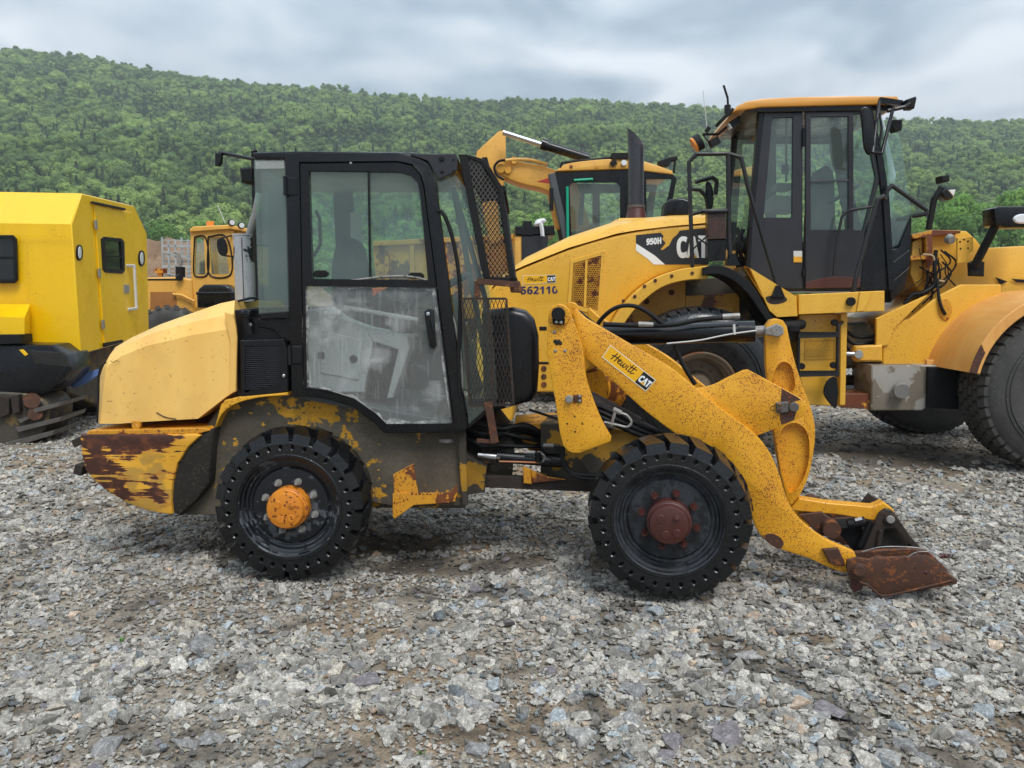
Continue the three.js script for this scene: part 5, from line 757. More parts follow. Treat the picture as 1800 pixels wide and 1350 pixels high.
  part(cab, 'instrument_clutter', [barp(B, [1360, 330, -1.5], [1390, 330, -1.5], 0.06, 0.3), barp(B, [1352, 360, -1.5], [1392, 362, -1.5], 0.16, 0.4), barp(B, [1382, 200, -1.4], [1382, 320, -1.4], 0.02, 0.02), barp(B, [1450, 318, -1.5], [1450, 345, -1.5], 0.06, 0.02), rodp(B, [1380, 290, -1.4], [1380, 305, -1.4], 0.04, 10)], M.greyDark, B);
  part(cab, 'wiring_bundle', Array.from({ length: 14 }, (_, i) => { const r = rng(i + 50); return tubep(B, [[1292 + r() * 22, 400 + r() * 20, -0.95], [1290 + r() * 26, 430, -0.9], [1292 + r() * 24, 455, -0.92], [1296 + r() * 20, 480, -0.95]], 0.012, 5); }), M.blackFlat, B);
  part(cab, 'side_hinge', [0, 1].map((i) => rodp(B, [1413, 225 + i * 260, z + 0.02], [1413, 258 + i * 215, z + 0.02], 0.014, 10)), M.black, B);
  // rear lamps and aerials on the roof
  part(BL, 'roof_aerial', [rodp(B, [1279, 185, -1.0], [1279, 200, -1.0], 0.035, 10), ...pipep(B, [[1280, 190, -1.0], [1279, 172, -1.0], [1272, 150, -1.0]], 0.012)], M.black, B);
  part(BL, 'whip_aerial', pipep(B, [[1243, 228, -1.2], [1240, 200, -1.2], [1236, 160, -1.2]], 0.004), M.white, B);
  part(BL, 'rear_lamp_bracket', [...pipep(B, [[1300, 205, -0.9], [1262, 236, -0.9], [1235, 236, -0.9]], 0.014), barp(B, [1262, 218, -0.9], [1285, 196, -0.9], 0.03, 0.25), barp(B, [1241, 226, -0.9], [1247, 230, -0.9], 0.05, 0.05), ...pipep(B, [[1235, 236, -0.9], [1246, 250, -0.9], [1262, 243, -0.9]], 0.007)], M.blackFlat, B);
  part(BL, 'rear_work_lamp', [barp(B, [1283, 222, -0.85], [1297, 213, -0.85], 0.075, 0.12)], M.blackFlat, B);
  part(BL, 'lamp_lens', [barp(B, [1281, 224, -0.85], [1284, 222, -0.85], 0.06, 0.1)], M.lens, B);
  part(BL, 'rear_work_lamp', [barp(B, [1248, 254, -0.85], [1263, 246, -0.85], 0.075, 0.1)], M.blackFlat, B);
  part(BL, 'warning_beacon', [rodp(B, [1222, 254, -0.9], [1232, 248, -0.9], 0.088, 20, 0.088)], M.blackFlat, B);
  part(BL, 'beacon_lens', [rodp(B, [1219, 256, -0.9], [1222.5, 253.7, -0.9], 0.082, 20, 0.084)], M.amber, B);
  // mirrors and front lamps
  part(BL, 'mirror', [ex(B, -0.3, 0.05, spl([[1515, 192], [1521, 187], [1530, 191], [1536, 215], [1537, 262], [1529, 272], [1521, 262], [1517, 225]], 3, true), { bev: 0.015, seg: 2 })], M.black, B);
  part(BL, 'mirror_bracket', [...pipep(B, [[1546, 178, -0.45], [1534, 268, -0.3], [1550, 270, -0.3], [1570, 190, -0.4]], 0.017), ...pipep(B, [[1546, 200, -0.35], [1550, 225, -0.33], [1546, 255, -0.3]], 0.012), barp(B, [1545, 176, -0.6], [1585, 182, -0.6], 0.05, 0.05), ...pipep(B, [[1560, 195, -0.5], [1590, 188, -0.5], [1600, 182, -0.5]], 0.02)], M.black, B);
  part(BL, 'front_roof_lamp', [ex(B, -0.5, 0.12, [[1593, 175], [1610, 169], [1612, 172], [1608, 190], [1596, 190]], { bev: 0.01 })], M.blackFlat, B);
  part(BL, 'front_roof_lamp', [ex(B, -0.6, 0.12, [[1568, 210], [1587, 210], [1586, 228], [1574, 231], [1567, 222]], { bev: 0.01 })], M.blackFlat, B);
  part(BL, 'mirror_reflection', [ex(B, -1.0, 0.05, spl([[1461, 240], [1475, 228], [1489, 225], [1491, 290], [1480, 306], [1468, 298]], 3, true), { bev: 0.015 })], M.blackFlat, B);  // solid black shape standing in for the mirror reflected in the cab glass
}
{ // rails, platform, ladder
  const hr = (pts, r = 0.021) => part(BL, 'handrail', pipep(B, pts, r, 10), M.blackRail, B);
  hr([[1217, 470, -0.3], [1211, 285, -0.3], [1224, 271, -0.3], [1280, 270, -0.3], [1303, 277, -0.3], [1315, 330, -0.3], [1362, 490, -0.3], [1368, 515, -0.3]]);
  hr([[1280, 270, -0.3], [1281, 400, -0.32], [1284, 460, -0.3]], 0.024);
  hr([[1211, 378, -0.3], [1235, 371, -0.3], [1278, 370, -0.3]], 0.02);
  hr([[1222, 320, -1.9], [1252, 312, -1.9], [1260, 318, -1.9], [1258, 342, -1.9]], 0.025); hr([[1208, 332, -1.9], [1230, 334, -1.9], [1240, 345, -1.9], [1247, 372, -1.9]], 0.022);
  hr([[1497, 528, -0.35], [1504, 490, -0.35], [1542, 350, -0.4], [1552, 345, -0.45], [1555, 350, -0.5]], 0.022);
  hr([[1556, 350, -0.6], [1560, 334, -0.6], [1568, 326, -0.6], [1630, 370, -0.6], [1628, 376, -0.6], [1603, 380, -0.65]], 0.022);
  hr([[1465, 484, -0.62], [1470, 430, -0.62], [1480, 380, -0.62], [1492, 370, -0.62], [1540, 362, -0.6]], 0.014);
  part(BL, 'far_mirror', [ex(B, -1.9, 0.06, spl([[1243, 318], [1250, 322], [1255, 345], [1252, 366], [1243, 370], [1241, 340]], 3, true), { bev: 0.02 })], M.black, B);
  part(BL, 'rear_lamp_housing', [ex(B, -0.28, 0.14, [[1244, 375], [1276, 373], [1276, 420], [1244, 421]], { bev: 0.006 })], M.rustLens, B, 'dirty brown rear lamp in a black cage');
  part(BL, 'lamp_shelf', [ex(B, -0.25, 0.18, [[1238, 370], [1280, 370], [1280, 374], [1238, 375]]), ex(B, -0.3, 0.1, [[1244, 422], [1276, 420], [1276, 458], [1244, 458]]), ...pipep(B, [[1216, 440, -0.28], [1246, 412, -0.28]], 0.008), ...pipep(B, [[1218, 412, -0.28], [1246, 432, -0.28]], 0.008)], M.black, B);
  part(BL, 'lamp_cable', [tubep(B, [[1272, 425, -0.22], [1268, 445, -0.2], [1258, 455, -0.2], [1245, 458, -0.22]], 0.01, 6)], M.blackFlat, B);
  for (const [x, y] of [[1289, 462], [1368, 518]]) part(BL, 'rail_boot', [loft([[[x - 12, y + 4], [x + 12, y + 4]], [[x - 4, y - 16], [x + 4, y - 16]]].map(([a, b]) => { const p = B.p(...a, -0.25), q = B.p(...b, -0.25); return [p, q, V3(q.x, q.y, -0.4), V3(p.x, p.y, -0.4)]; }))], M.black, B);
  part(BL, 'rail_foot', [discp(B, 1497, 530, -0.26, 8, 0.05, 14)], M.blackFlat, B);
  const pf = part(BL, 'platform_beam', [ex(B, -0.3, 0.5, [[1404, 518], [1555, 511], [1555, 547], [1404, 553]], { bev: 0.006 })], M.loader, B);
  part(pf, 'beam_gusset', [ex(B, -0.28, 0.04, [[1512, 513], [1536, 512], [1518, 547], [1506, 548]])], M.loader, B);
  part(BL, 'platform_corner', [ex(B, -0.28, 0.5, [[1318, 472], [1308, 468], [1340, 520], [1400, 520], [1402, 556], [1366, 558], [1352, 546]], { bev: 0.005 })], M.loader, B);
  part(BL, 'rust_scab', [ex(B, -0.278, 0.004, spl([[1346, 522], [1378, 520], [1384, 528], [1366, 535], [1350, 532]], 3, true), { bev: 0.001 })], M.rustDark, B);
  for (const l of [[[1296, 478], [1304, 474], [1312, 484], [1302, 488]], [[1308, 494], [1316, 492], [1322, 506], [1312, 502]]]) part(BL, 'rust_scab', [ex(B, -0.277, 0.004, l, { bev: 0.001 })], M.rustDark, B);
  part(BL, 'battery_box', [ex(B, -0.5, 0.6, [[1405, 553], [1478, 551], [1482, 714], [1420, 712], [1405, 660]], { bev: 0.008 }), ex(B, -0.42, 0.1, [[1478, 551], [1490, 550], [1486, 712], [1476, 712]])], M.loader, B);
  decal(BL, 'instruction_plate', [B.p(1414, 634, -0.496), B.p(1467, 632, -0.496), B.p(1467, 597, -0.496), B.p(1414, 599, -0.496)], M.plateInfo, B);
  const ld = group(BL, 'access_ladder');
  for (const x of [1404, 1473]) part(ld, 'ladder_rail', pipep(B, [[x + 8, 566, -0.4], [x, 572, -0.36], [x - 1, 650, -0.36], [x - 2, 662, -0.36]], 0.018, 8), M.blackRail, B);
  for (const y of [590, 658]) part(ld, 'rung', [barp(B, [1402, y, -0.34], [1474, y - 2, -0.34], 0.05, 0.05), ...Array.from({ length: 12 }, (_, i) => barp(B, [1406 + i * 5.6, y - 4, -0.33], [1406 + i * 5.6, y - 6.5, -0.33], 0.018, 0.05))], M.blackRail, B);
  for (const [x, y] of [[1412, 569], [1468, 567], [1410, 644], [1466, 642]]) part(ld, 'ladder_bolt', [discp(B, x, y, -0.36, 6, 0.04, 12)], M.blackFlat, B);
  part(BL, 'mud_flap', [ex(B, -0.3, 0.03, spl([[1448, 690], [1456, 668], [1470, 662], [1470, 718], [1458, 708]], 3, true))], M.blackFlat, B);
  part(BL, 'brace_tube', [rodp(B, [1375, 575, -0.2], [1410, 570, -0.35], 0.05, 16)], M.blackFlat, B);
}
{ // front frame
  part(BL, 'hitch_tower', [ex(B, -1.0, 0.9, [[1540, 560], [1630, 520], [1610, 505], [1600, 480], [1604, 425], [1640, 405], [1700, 406], [1716, 420], [1728, 436], [1800, 432], [1900, 440], [1950, 560], [1800, 640], [1700, 640], [1650, 655], [1552, 642], [1540, 610]], { bev: 0.02, seg: 2 })], M.loader, B);
  const fr = part(BL, 'front_frame_plate', [ex(B, -0.75, 0.06, [[1552, 575], [1600, 560], [1650, 520], [1690, 500], [1760, 500], [1760, 560], [1700, 600], [1640, 642], [1552, 642]], { bev: 0.01 }), ex(B, -0.72, 0.04, [[1540, 560], [1622, 522], [1632, 518], [1575, 575], [1562, 607], [1540, 610]], { bev: 0.008 })], M.loader, B);
  part(BL, 'hitch_link', [ex(B, -0.7, 0.1, [[1502, 608], [1552, 606], [1552, 636], [1505, 636], [1498, 622]], { bev: 0.02 })], M.loader, B);
  part(BL, 'hitch_pin', [discp(B, 1510, 623, -0.68, 8, 0.06, 16), rodp(B, [1480, 622, -0.7], [1500, 622, -0.7], 0.03, 12)], M.steel, B);
  part(BL, 'hitch_casting', [ex(B, -1.05, 0.3, [[1478, 570], [1530, 566], [1560, 600], [1560, 640], [1478, 650]], { bev: 0.03 }), ex(B, -1.1, 0.6, [[1478, 690], [1560, 680], [1560, 716], [1478, 716]])], M.greasy, B);
  part(BL, 'drive_shaft', [rodp(B, [1400, 668, -1.3], [1640, 668, -1.3], 0.06, 16)], M.greasy, B);
  part(BL, 'hitch_hose', [0, 1, 2].map((i) => tubep(B, [[1480, 575 + i * 12, -0.9], [1500, 590 + i * 14, -0.85], [1530, 592 + i * 10, -0.88], [1560, 580 + i * 12, -0.95]], 0.018, 7)), M.blackFlat, B);
  part(BL, 'joint_lower_plate', [ex(B, -0.6, 0.5, [[1478, 692], [1532, 692], [1532, 720], [1478, 716]])], M.loaderOld, B);
  part(BL, 'grey_tank', [ex(B, -0.55, 0.5, [[1532, 642], [1692, 642], [1690, 660], [1622, 722], [1532, 722]], { bev: 0.012 })], M.tank, B, 'bare grey metal tank with dark stains');
  part(BL, 'tank_cap', [rodp(B, [1582, 684, -0.52], [1586, 688, -0.44], 0.075, 20)], M.zinc, B);
  part(BL, 'tank_flap', [ex(B, -0.5, 0.05, [[1632, 645], [1692, 645], [1686, 720], [1630, 716]])], M.blackFlat, B);
  // valve nest in front of the cab
  part(BL, 'valve_block', [ex(B, -0.9, 0.3, [[1602, 412], [1640, 404], [1690, 405], [1688, 410], [1604, 420]]), ex(B, -0.9, 0.2, [[1628, 415], [1640, 415], [1640, 500], [1628, 500]]), ex(B, -0.88, 0.1, [[1600, 450], [1628, 448], [1628, 456], [1600, 458]])], M.loaderOld, B);
  part(BL, 'lamp_plate', [ex(B, -0.8, 0.03, [[1683, 418], [1711, 416], [1711, 440], [1703, 446], [1702, 461], [1683, 463]], { bev: 0.004 })], M.loader, B);
  for (const [x, y] of [[1688, 425], [1695, 421], [1702, 424], [1689, 437], [1702, 436]]) part(BL, 'plate_bolt', [discp(B, x, y, -0.795, 2, 0.012, 8)], M.rust, B);
  part(BL, 'horn', [rodp(B, [1668, 420, -0.85], [1674, 422, -0.8], 0.055, 18, 0.04)], M.zinc, B);
  const r = rng(99), ws = []; for (let i = 0; i < 12; i++) { const x = 1615 + r() * 50, y = 430 + r() * 60; ws.push(tubep(B, [[x, y, -0.86], [x + (r() - 0.3) * 40, y + 20, -0.84], [x + (r() - 0.5) * 40, y + 50, -0.85], [x - 20 - r() * 20, y + 75, -0.86]], 0.004 + r() * 0.008, 6)); }
  part(BL, 'cable_loom', [...ws, tubep(B, [[1645, 440, -0.82], [1643, 470, -0.8], [1642, 500, -0.8], [1620, 515, -0.8], [1605, 518, -0.82], [1590, 535, -0.82]], 0.022, 8), tubep(B, [[1648, 490, -0.8], [1650, 520, -0.74], [1655, 540, -0.72], [1662, 553, -0.72]], 0.016, 8)], M.blackFlat, B);
  part(BL, 'light_cable', [tubep(B, [[1622, 447, -0.82], [1640, 450, -0.8], [1643, 470, -0.8], [1645, 490, -0.8], [1660, 495, -0.8]], 0.01, 6)], M.tanCable, B);
  part(BL, 'frame_boss', [discp(B, 1664, 534, -0.74, 6, 0.03, 16), ex(B, -0.735, 0.02, spl([[1652, 532], [1662, 524], [1672, 532], [1672, 555], [1664, 564], [1653, 556]], 3, true))], M.loaderOld, B);
  part(BL, 'hazard_chevron', [ex(B, -0.98, 0.006, [[1750, 487], [1771, 495], [1759, 500]], { bev: 0 }), ex(B, -0.98, 0.006, [[1778, 490], [1810, 492], [1810, 497], [1788, 496]], { bev: 0 })], M.blackFlat, B);
  // front fender: a curved sheet over the tyre
  const c = B.p(1886, 672, 0.1), arc = (r, a0, a1, n = 18) => Array.from({ length: n + 1 }, (_, i) => { const a = lerp(a0, a1, i / n); return new THREE.Vector2(c.x + r * Math.cos(a), 0.80 + r * Math.sin(a)); });
  const A0 = 2.95, A1 = 1.2; const fd = part(BL, 'front_fender', [exM([...arc(0.965, A0, A1), ...arc(0.93, A1, A0)], 0.10, 0.95, { bev: 0.012 }), exM([...arc(0.97, A0, A1), ...arc(0.87, A1, A0)], 0.125, 0.03, { bev: 0.008 })], M.fender, B, 'faded orange front fender with red rust at its lower edge');
  part(fd, 'rusted_edge', [exM([...arc(0.972, 2.95, 2.66, 6), ...arc(0.90, 2.72, 2.95, 5)], 0.1275, 0.006, { bev: 0.001 })], M.scorch, B);
  part(fd, 'fender_corner', [ex(B, -0.62, 0.05, [[1628, 632], [1690, 636], [1690, 656], [1630, 648]])], M.fender, B);
  for (const x of [1640, 1655, 1670]) part(fd, 'fender_rivet', [discp(B, x, 642, -0.61, 2, 0.012, 8)], M.rust, B);
  // headlights
  part(BL, 'headlight_arm', [...pipep(B, [[1712, 470, -0.75], [1752, 392, -0.6], [1754, 372, -0.55]], 0.042, 10), ex(B, -0.74, 0.06, [[1704, 462], [1712, 458], [1732, 460], [1731, 486], [1705, 485]], { bev: 0.015 })], M.blackFlat, B);
  part(BL, 'headlight', [ex(B, -0.5, 0.25, [[1748, 366], [1758, 362], [1840, 363], [1840, 398], [1768, 400], [1750, 395]], { bev: 0.02, seg: 2 })], M.black, B);
  part(BL, 'headlight_lens', [ex(B, -0.48, 0.04, spl([[1782, 384], [1790, 377], [1815, 378], [1820, 390], [1800, 393], [1786, 391]], 3, true), { bev: 0.012 })], M.lens, B);
  part(BL, 'lamp_mast', pipep(B, [[1632, 404, -1.6], [1642, 350, -1.6], [1655, 330, -1.6]], 0.035, 10), M.blackFlat, B);
  part(BL, 'mast_lamp', [ex(B, -1.55, 0.15, [[1654, 309], [1669, 307], [1670, 318], [1656, 321]], { bev: 0.01 })], M.blackFlat, B);
  part(BL, 'mast_lamp', [ex(B, -1.55, 0.15, spl([[1654, 340], [1662, 331], [1680, 333], [1678, 346], [1664, 352]], 3, true), { bev: 0.02 })], M.black, B);
  part(BL, 'lamp_lens', [ex(B, -1.54, 0.05, [[1667, 334], [1680, 333], [1677, 346]], { bev: 0.008 })], M.lens, B);
}

// ---------------------------------------------------------------- excavator
{
  const E = new Frame(1.2, -12.2, 2), X = thing('crawler_excavator', 'yellow crawler excavator with black cab and raised boom behind the loaders', 'excavator', E);
  const cab = group(X, 'cab');
  const door = [[1000, 325], [1008, 319], [1085, 319], [1092, 326], [1092, 420], [1004, 430]], rw = [[1135, 313], [1183, 313], [1177, 344], [1164, 384], [1135, 384]];
  part(cab, 'cab_side', [ex(E, 0, 0.06, [[974, 303], [1102, 298], [1183, 306], [1190, 312], [1184, 345], [1165, 430], [1000, 440]], { bev: 0.01, holes: [door, rw] })], M.black, E);
  part(cab, 'front_post', [ex(E, 0.005, 0.12, [[964, 306], [976, 303], [1004, 430], [992, 430]], { bev: 0.01 })], M.greyDark, E);
  part(cab, 'door_window', [ex(E, -0.02, 0.006, door, { bev: 0 })], M.glass, E);
  part(cab, 'rear_window', [ex(E, -0.02, 0.006, rw, { bev: 0 })], M.glass, E);
  part(cab, 'far_side', [exM(flat(E, 0, [[974, 303], [1183, 306], [1165, 430], [1000, 440]]), -1.1, 0.05, { holes: [flat(E, 0, [[1000, 325], [1060, 321], [1060, 390], [1004, 400]]), flat(E, 0, [[1072, 321], [1170, 318], [1150, 385], [1072, 390]])] })], M.greyDark, E);
  part(cab, 'roof', [ex(E, 0.02, 1.2, [...spl([[976, 301], [990, 290], [1020, 283], [1073, 279], [1130, 283], [1182, 300]], 4), [1184, 307], [1102, 297]], { bev: 0.02, seg: 2 })], M.tan, E);
  for (const x of [1004, 1049]) part(cab, 'roof_plug', [discp(E, x, 293, 0.03, 3, 0.012, 10)], M.loaderOld, E);
  part(cab, 'green_grab_bar', [rodp(E, [997, 328, 0.04], [998, 424, 0.04], 0.022, 10)], M.green, E);
  part(cab, 'green_grab_bar', [rodp(E, [1009, 317, 0.04], [1042, 315, 0.04], 0.02, 10)], M.green, E);
  part(cab, 'roof_lamp', [barp(E, [1074, 276, -0.05], [1103, 276, -0.05], 0.09, 0.2)], M.blackFlat, E);
  part(cab, 'roof_lamp', [barp(E, [1074, 290, 0.02], [1082, 284, 0.02], 0.08, 0.1)], M.blackFlat, E);
  part(cab, 'lamp_lens', [discp(E, 1097, 286, 0.06, 5, 0.06, 14)], M.lens, E);
  part(cab, 'rear_roof_lamp', [ex(E, -0.1, 0.15, [[1158, 283], [1178, 276], [1190, 274], [1192, 280], [1180, 284], [1176, 292], [1160, 292]], { bev: 0.01 }), barp(E, [1187, 280, -0.1], [1184, 304, -0.1], 0.03, 0.03)], M.blackFlat, E);
  part(cab, 'roof_rail', pipep(E, [[984, 300, 0], [988, 286, 0], [1076, 277, 0]], 0.02), M.blackFlat, E);
  part(cab, 'seat', [ex(E, -0.4, 0.4, spl([[1040, 400], [1046, 388], [1054, 400], [1050, 430], [1035, 432]], 3, true), { bev: 0.03 }), ex(E, -0.6, 0.1, [[1022, 340], [1028, 340], [1024, 395], [1016, 395]])], M.seat, E);
  part(cab, 'rear_mirror', [ex(E, 0.1, 0.05, rect(966, 330, 973, 370), { bev: 0.01 })], M.blackFlat, E);
  part(X, 'house', [ex(E, 0.05, 2.4, [[905, 414], [918, 414], [918, 440], [1240, 430], [1240, 520], [905, 520]], { bev: 0.03, seg: 2 })], M.tan, E);
  part(X, 'tool_box', [ex(E, 0.08, 0.9, [[917, 414], [963, 414], [963, 470], [917, 470]], { bev: 0.01 })], M.charcoal, E);
  part(X, 'tool_box_lid', [ex(E, 0.08, 0.9, [[906, 397], [974, 396], [976, 413], [906, 414]], { bev: 0.02 }), ex(E, 0.1, 0.3, [[920, 388], [935, 388], [937, 414], [918, 414]], { bev: 0.01 })], M.black, E);
  part(X, 'undercarriage', [ex(E, 0.3, 0.6, [[860, 560], [880, 530], [1200, 530], [1225, 560], [1200, 620], [880, 620]], { bev: 0.05, seg: 2 }), box(-2.2, 1.6, 0.0, 0.95, -2.6, -2.0, 0.05), box(-1.2, 0.8, 0.5, 1.4, -2.1, -0.2)], M.greasy, E);
  const zb = -0.7, boom = part(X, 'boom', [ex(E, zb, 0.5, [...spl([[871, 297], [876, 286], [888, 282], [927, 286], [961, 293], [1010, 312]], 4), [1040, 400], [980, 400], [966, 336], ...spl([[950, 330], [918, 323], [890, 312], [874, 305]], 3)], { bev: 0.02, seg: 2 })], M.tan, E);
  part(boom, 'boom_pin', [discp(E, 880, 296, zb + 0.05, 8, 0.08, 18), discp(E, 893, 299, zb + 0.05, 6, 0.06, 16)], M.loaderOld, E);
  part(boom, 'boom_pipe', [tubep(E, [[886, 283, zb + 0.06], [900, 281, zb + 0.06], [930, 281, zb + 0.06], [962, 289, zb + 0.06]], 0.03, 8), barp(E, [903, 276, zb + 0.05], [903, 288, zb + 0.05], 0.06, 0.06)], M.tan, E);
  part(boom, 'red_flash', [ex(E, zb + 0.006, 0.01, [[944, 319], [966, 312], [966, 322]], { bev: 0 })], M.red, E);
  part(boom, 'loop_hose', [tubep(E, [[886, 316, zb + 0.1], [874, 308, zb + 0.1], [869, 294, zb + 0.1], [876, 284, zb + 0.1], [888, 281, zb + 0.1]], 0.022, 7)], M.blackFlat, E);
  part(X, 'stick', [ex(E, zb - 0.02, 0.45, [[836, 280], [838, 266], [876, 231], [884, 229], [889, 240], [889, 310], [884, 328], [874, 342], [880, 424], [862, 430], [851, 380], [843, 330]], { bev: 0.02, seg: 2 })], M.tan, E);
  const cy = part(X, 'stick_cylinder', [rodp(E, [952, 254, zb + 0.2], [1036, 279, zb + 0.2], 0.075, 18), rodp(E, [951, 253, zb + 0.2], [962, 256, zb + 0.2], 0.092, 18)], M.black, E);
  part(cy, 'chrome_rod', [rodp(E, [884, 233, zb + 0.2], [954, 255, zb + 0.2], 0.042, 16)], M.steel, E);
  const rag = new THREE.IcosahedronGeometry(1, 3), rp = rag.attributes.position; for (let i = 0; i < rp.count; i++) { const a = V3().fromBufferAttribute(rp, i), k = 0.75 + 0.5 * vn(a.x * 3 + 9, a.y * 3 + a.z * 5 + 9, 64); rp.setXYZ(i, a.x * k * 0.085, a.y * k * 0.05 + a.x * 0.03, a.z * k * 0.06); }
  const q = E.p(949, 391, 0.12), ragT = thing('white_rag', 'white cloth rag tied on the excavator\'s black tool box', 'rag', new Frame(0, 0, 0)); ragT.fr = null;
  const wq = q.clone().applyMatrix4(E.m); ragT.fr = new Frame(0, 0, 0); part(ragT, 'knot', [rag.translate(wq.x, wq.y, wq.z)], M.cloth); part(ragT, 'tail', [loft([[V3(-0.03, 0, 0), V3(0.03, 0, 0.01), V3(0, 0, 0.03)], [V3(-0.01, -0.1, 0.01), V3(0.05, -0.1, 0.02), V3(0.02, -0.1, 0.04)], [V3(0.0, -0.2, 0.0), V3(0.06, -0.21, 0.02), V3(0.03, -0.2, 0.03)]].map((ring) => ring.map((v) => v.add(V3(wq.x + 0.01, wq.y - 0.01, wq.z + 0.06)))))], M.cloth);
}
// ---------------------------------------------------------------- tracked carrier with box body
{
  const T = new Frame(-5.37, -9.5, 8.3), X = thing('tracked_carrier', 'bright yellow tracked carrier with windowed box body at the left edge', 'tracked vehicle', T);
  const onX = (x, pts) => pts.map(([a, b]) => { const q = T.on('x', x, a, b); return new THREE.Vector2(-q.z, q.y); });
  const exX = (x, depth, pts, o = {}) => exM(onX(x, pts), x, depth, { ...o, holes: (o.holes ?? []).map((h) => onX(x, h)) }).rotateY(Math.PI / 2);
  const body = part(X, 'box_body', [exX(0, 4.6, [[126, 394], [144, 340], [236, 362], [258, 410], [262, 590], [142, 623]], { bev: 0.012 })], M.carrier, T);
  part(body, 'side_trim', [barp(T, [-60, 413, 0.008], [127, 413, 0.008], 0.006, 0.006), barp(T, [45, 414, 0.006], [50, 600, 0.006], 0.004, 0.004)], M.carrier, T);
  const dr = group(X, 'rear_door');
  part(dr, 'door_leaf', [exX(0.02, 0.02, [[166, 360], [231, 374], [239, 595], [184, 607]], { bev: 0.006, holes: [[[181, 420], [216, 423], [218, 478], [184, 476]]] })], M.carrier, T);
  for (const y of [395, 480, 570]) { const q = T.on('x', 0.03, 166 + (y - 360) * 0.073, y); part(dr, 'hinge', [box(q.x - 0.012, q.x + 0.012, q.y - 0.06, q.y + 0.06, q.z - 0.03, q.z + 0.03, 0.004)], M.zinc, T); }
  for (let i = 0; i < 9; i++) { const q = T.p(120 - i * 14, 616 - i * 0.2, 0.012); part(body, 'rivet', [disc(q, 0.012, 0.01, 8, 0.003)], M.carrier, T); }
  part(dr, 'rain_gutter', [exX(0.05, 0.04, [[165, 354], [221, 366], [221, 370], [165, 358]], { bev: 0.003 })], M.blackFlat, T);
  part(dr, 'kick_strip', [exX(0.035, 0.02, [[183, 603], [216, 597], [216, 602], [184, 610]], { bev: 0.003 })], M.blackFlat, T);
  part(dr, 'window_frame', [exX(0.035, 0.025, [[179, 420], [184, 416], [214, 419], [219, 425], [220, 476], [216, 481], [187, 479], [182, 474]], { bev: 0.004, holes: [[[184, 421], [213, 424], [216, 474], [187, 473]]] }), exX(0.03, 0.012, [[184, 448], [216, 450], [216, 453], [184, 451]], { bev: 0.002 })], M.blackFlat, T);
  part(dr, 'window_pane', [exX(0.016, 0.005, [[181, 418], [217, 421], [219, 478], [184, 477]], { bev: 0 })], M.glassDark, T);
  part(dr, 'lock', [exX(0.035, 0.02, [[219, 500], [228, 501], [228, 515], [219, 515]], { bev: 0.004 })], M.zinc, T);
  const hb = (a, b) => T.on('x', 0.08, a, b); part(dr, 'handle_bar', [bar(hb(236, 466), hb(240, 543), 0.03, 0.035), bar(hb(229, 467).setX(0.02), hb(237, 467), 0.03, 0.03), bar(hb(232, 544).setX(0.02), hb(240, 542), 0.03, 0.03)], M.white, T);
  for (const [x, y] of [[141, 444], [250, 454]]) { const lt = part(X, 'marker_light', [exX(0.02, 0.03, spl([[x - 4, y - 10], [x, y - 14], [x + 4, y - 10], [x + 4, y + 10], [x, y + 14], [x - 4, y + 10]], 3, true), { bev: 0.004 })], M.blackFlat, T); part(lt, 'light_lens', [exX(0.026, 0.01, spl([[x - 2, y - 8], [x, y - 11], [x + 2, y - 8], [x + 2, y + 8], [x, y + 11], [x - 2, y + 8]], 3, true), { bev: 0.003 })], M.lens, T); }
  const sw = group(X, 'side_window');
  part(sw, 'window_frame', [ex(T, 0.025, 0.04, [[-60, 413], [22, 413], [28, 420], [30, 492], [24, 498], [-60, 498]], { bev: 0.006, holes: [[[-54, 418], [20, 418], [24, 424], [25, 488], [20, 492], [-54, 492]]] }), ex(T, 0.015, 0.02, [[-54, 450], [25, 451], [25, 455], [-54, 454]], { bev: 0.003 })], M.blackFlat, T);
  part(sw, 'window_pane', [ex(T, 0.004, 0.003, [[-57, 416], [25, 416], [27, 495], [-57, 495]], { bev: 0 })], M.glassDark, T);
  part(X, 'side_locker', [(() => { const near = [[-70, 556], [43, 558], [43, 604], [-70, 600]], q = [[-70, 534], [53, 535], [53, 604], [-70, 600]]; return loft([near.map(([x, y]) => T.p(x, y, 0.32)), q.map(([x, y]) => T.p(x, y, -0.01))]); })()], M.carrier, T);
  part(X, 'step_plank', [ex(T, 0.45, 0.3, [[-70, 589], [36, 588], [37, 604], [-70, 608]])], M.blackFlat, T);
  part(X, 'track_guard', [ex(T, 0.4, 0.7, [[-70, 606], [30, 605], [92, 606], [116, 624], [126, 650], [114, 664], [92, 684], [58, 700], [-70, 700]], { bev: 0.03, seg: 2 })], M.black, T, 'black rubber track guard');
  part(X, 'guard_window_strip', [ex(T, 0.41, 0.02, [[50, 616], [110, 620], [123, 645], [62, 640]], { bev: 0.004 })], M.glassDark, T);
  part(X, 'yellow_marker', [ex(T, 0.415, 0.02, [[33, 615], [40, 614], [49, 623], [44, 626]], { bev: 0.003 })], M.carrier, T);
  part(X, 'undercarriage', [exX(-0.35, 4.0, [[120, 618], [262, 588], [262, 640], [220, 735], [120, 690]], { bev: 0.02 }), box(-4.6, -0.6, 0.25, 0.9, -2.3, 0.0)], M.greasy, T);
  part(X, 'pale_blue_flap', [(() => { const l = [[114, 672], [120, 662], [150, 655], [176, 648], [172, 660], [150, 674], [130, 683]]; return ex(T, -0.3, 0.03, l, { bev: 0.006 }); })()], M.blueFlap, T);
  const tk = group(X, 'track');
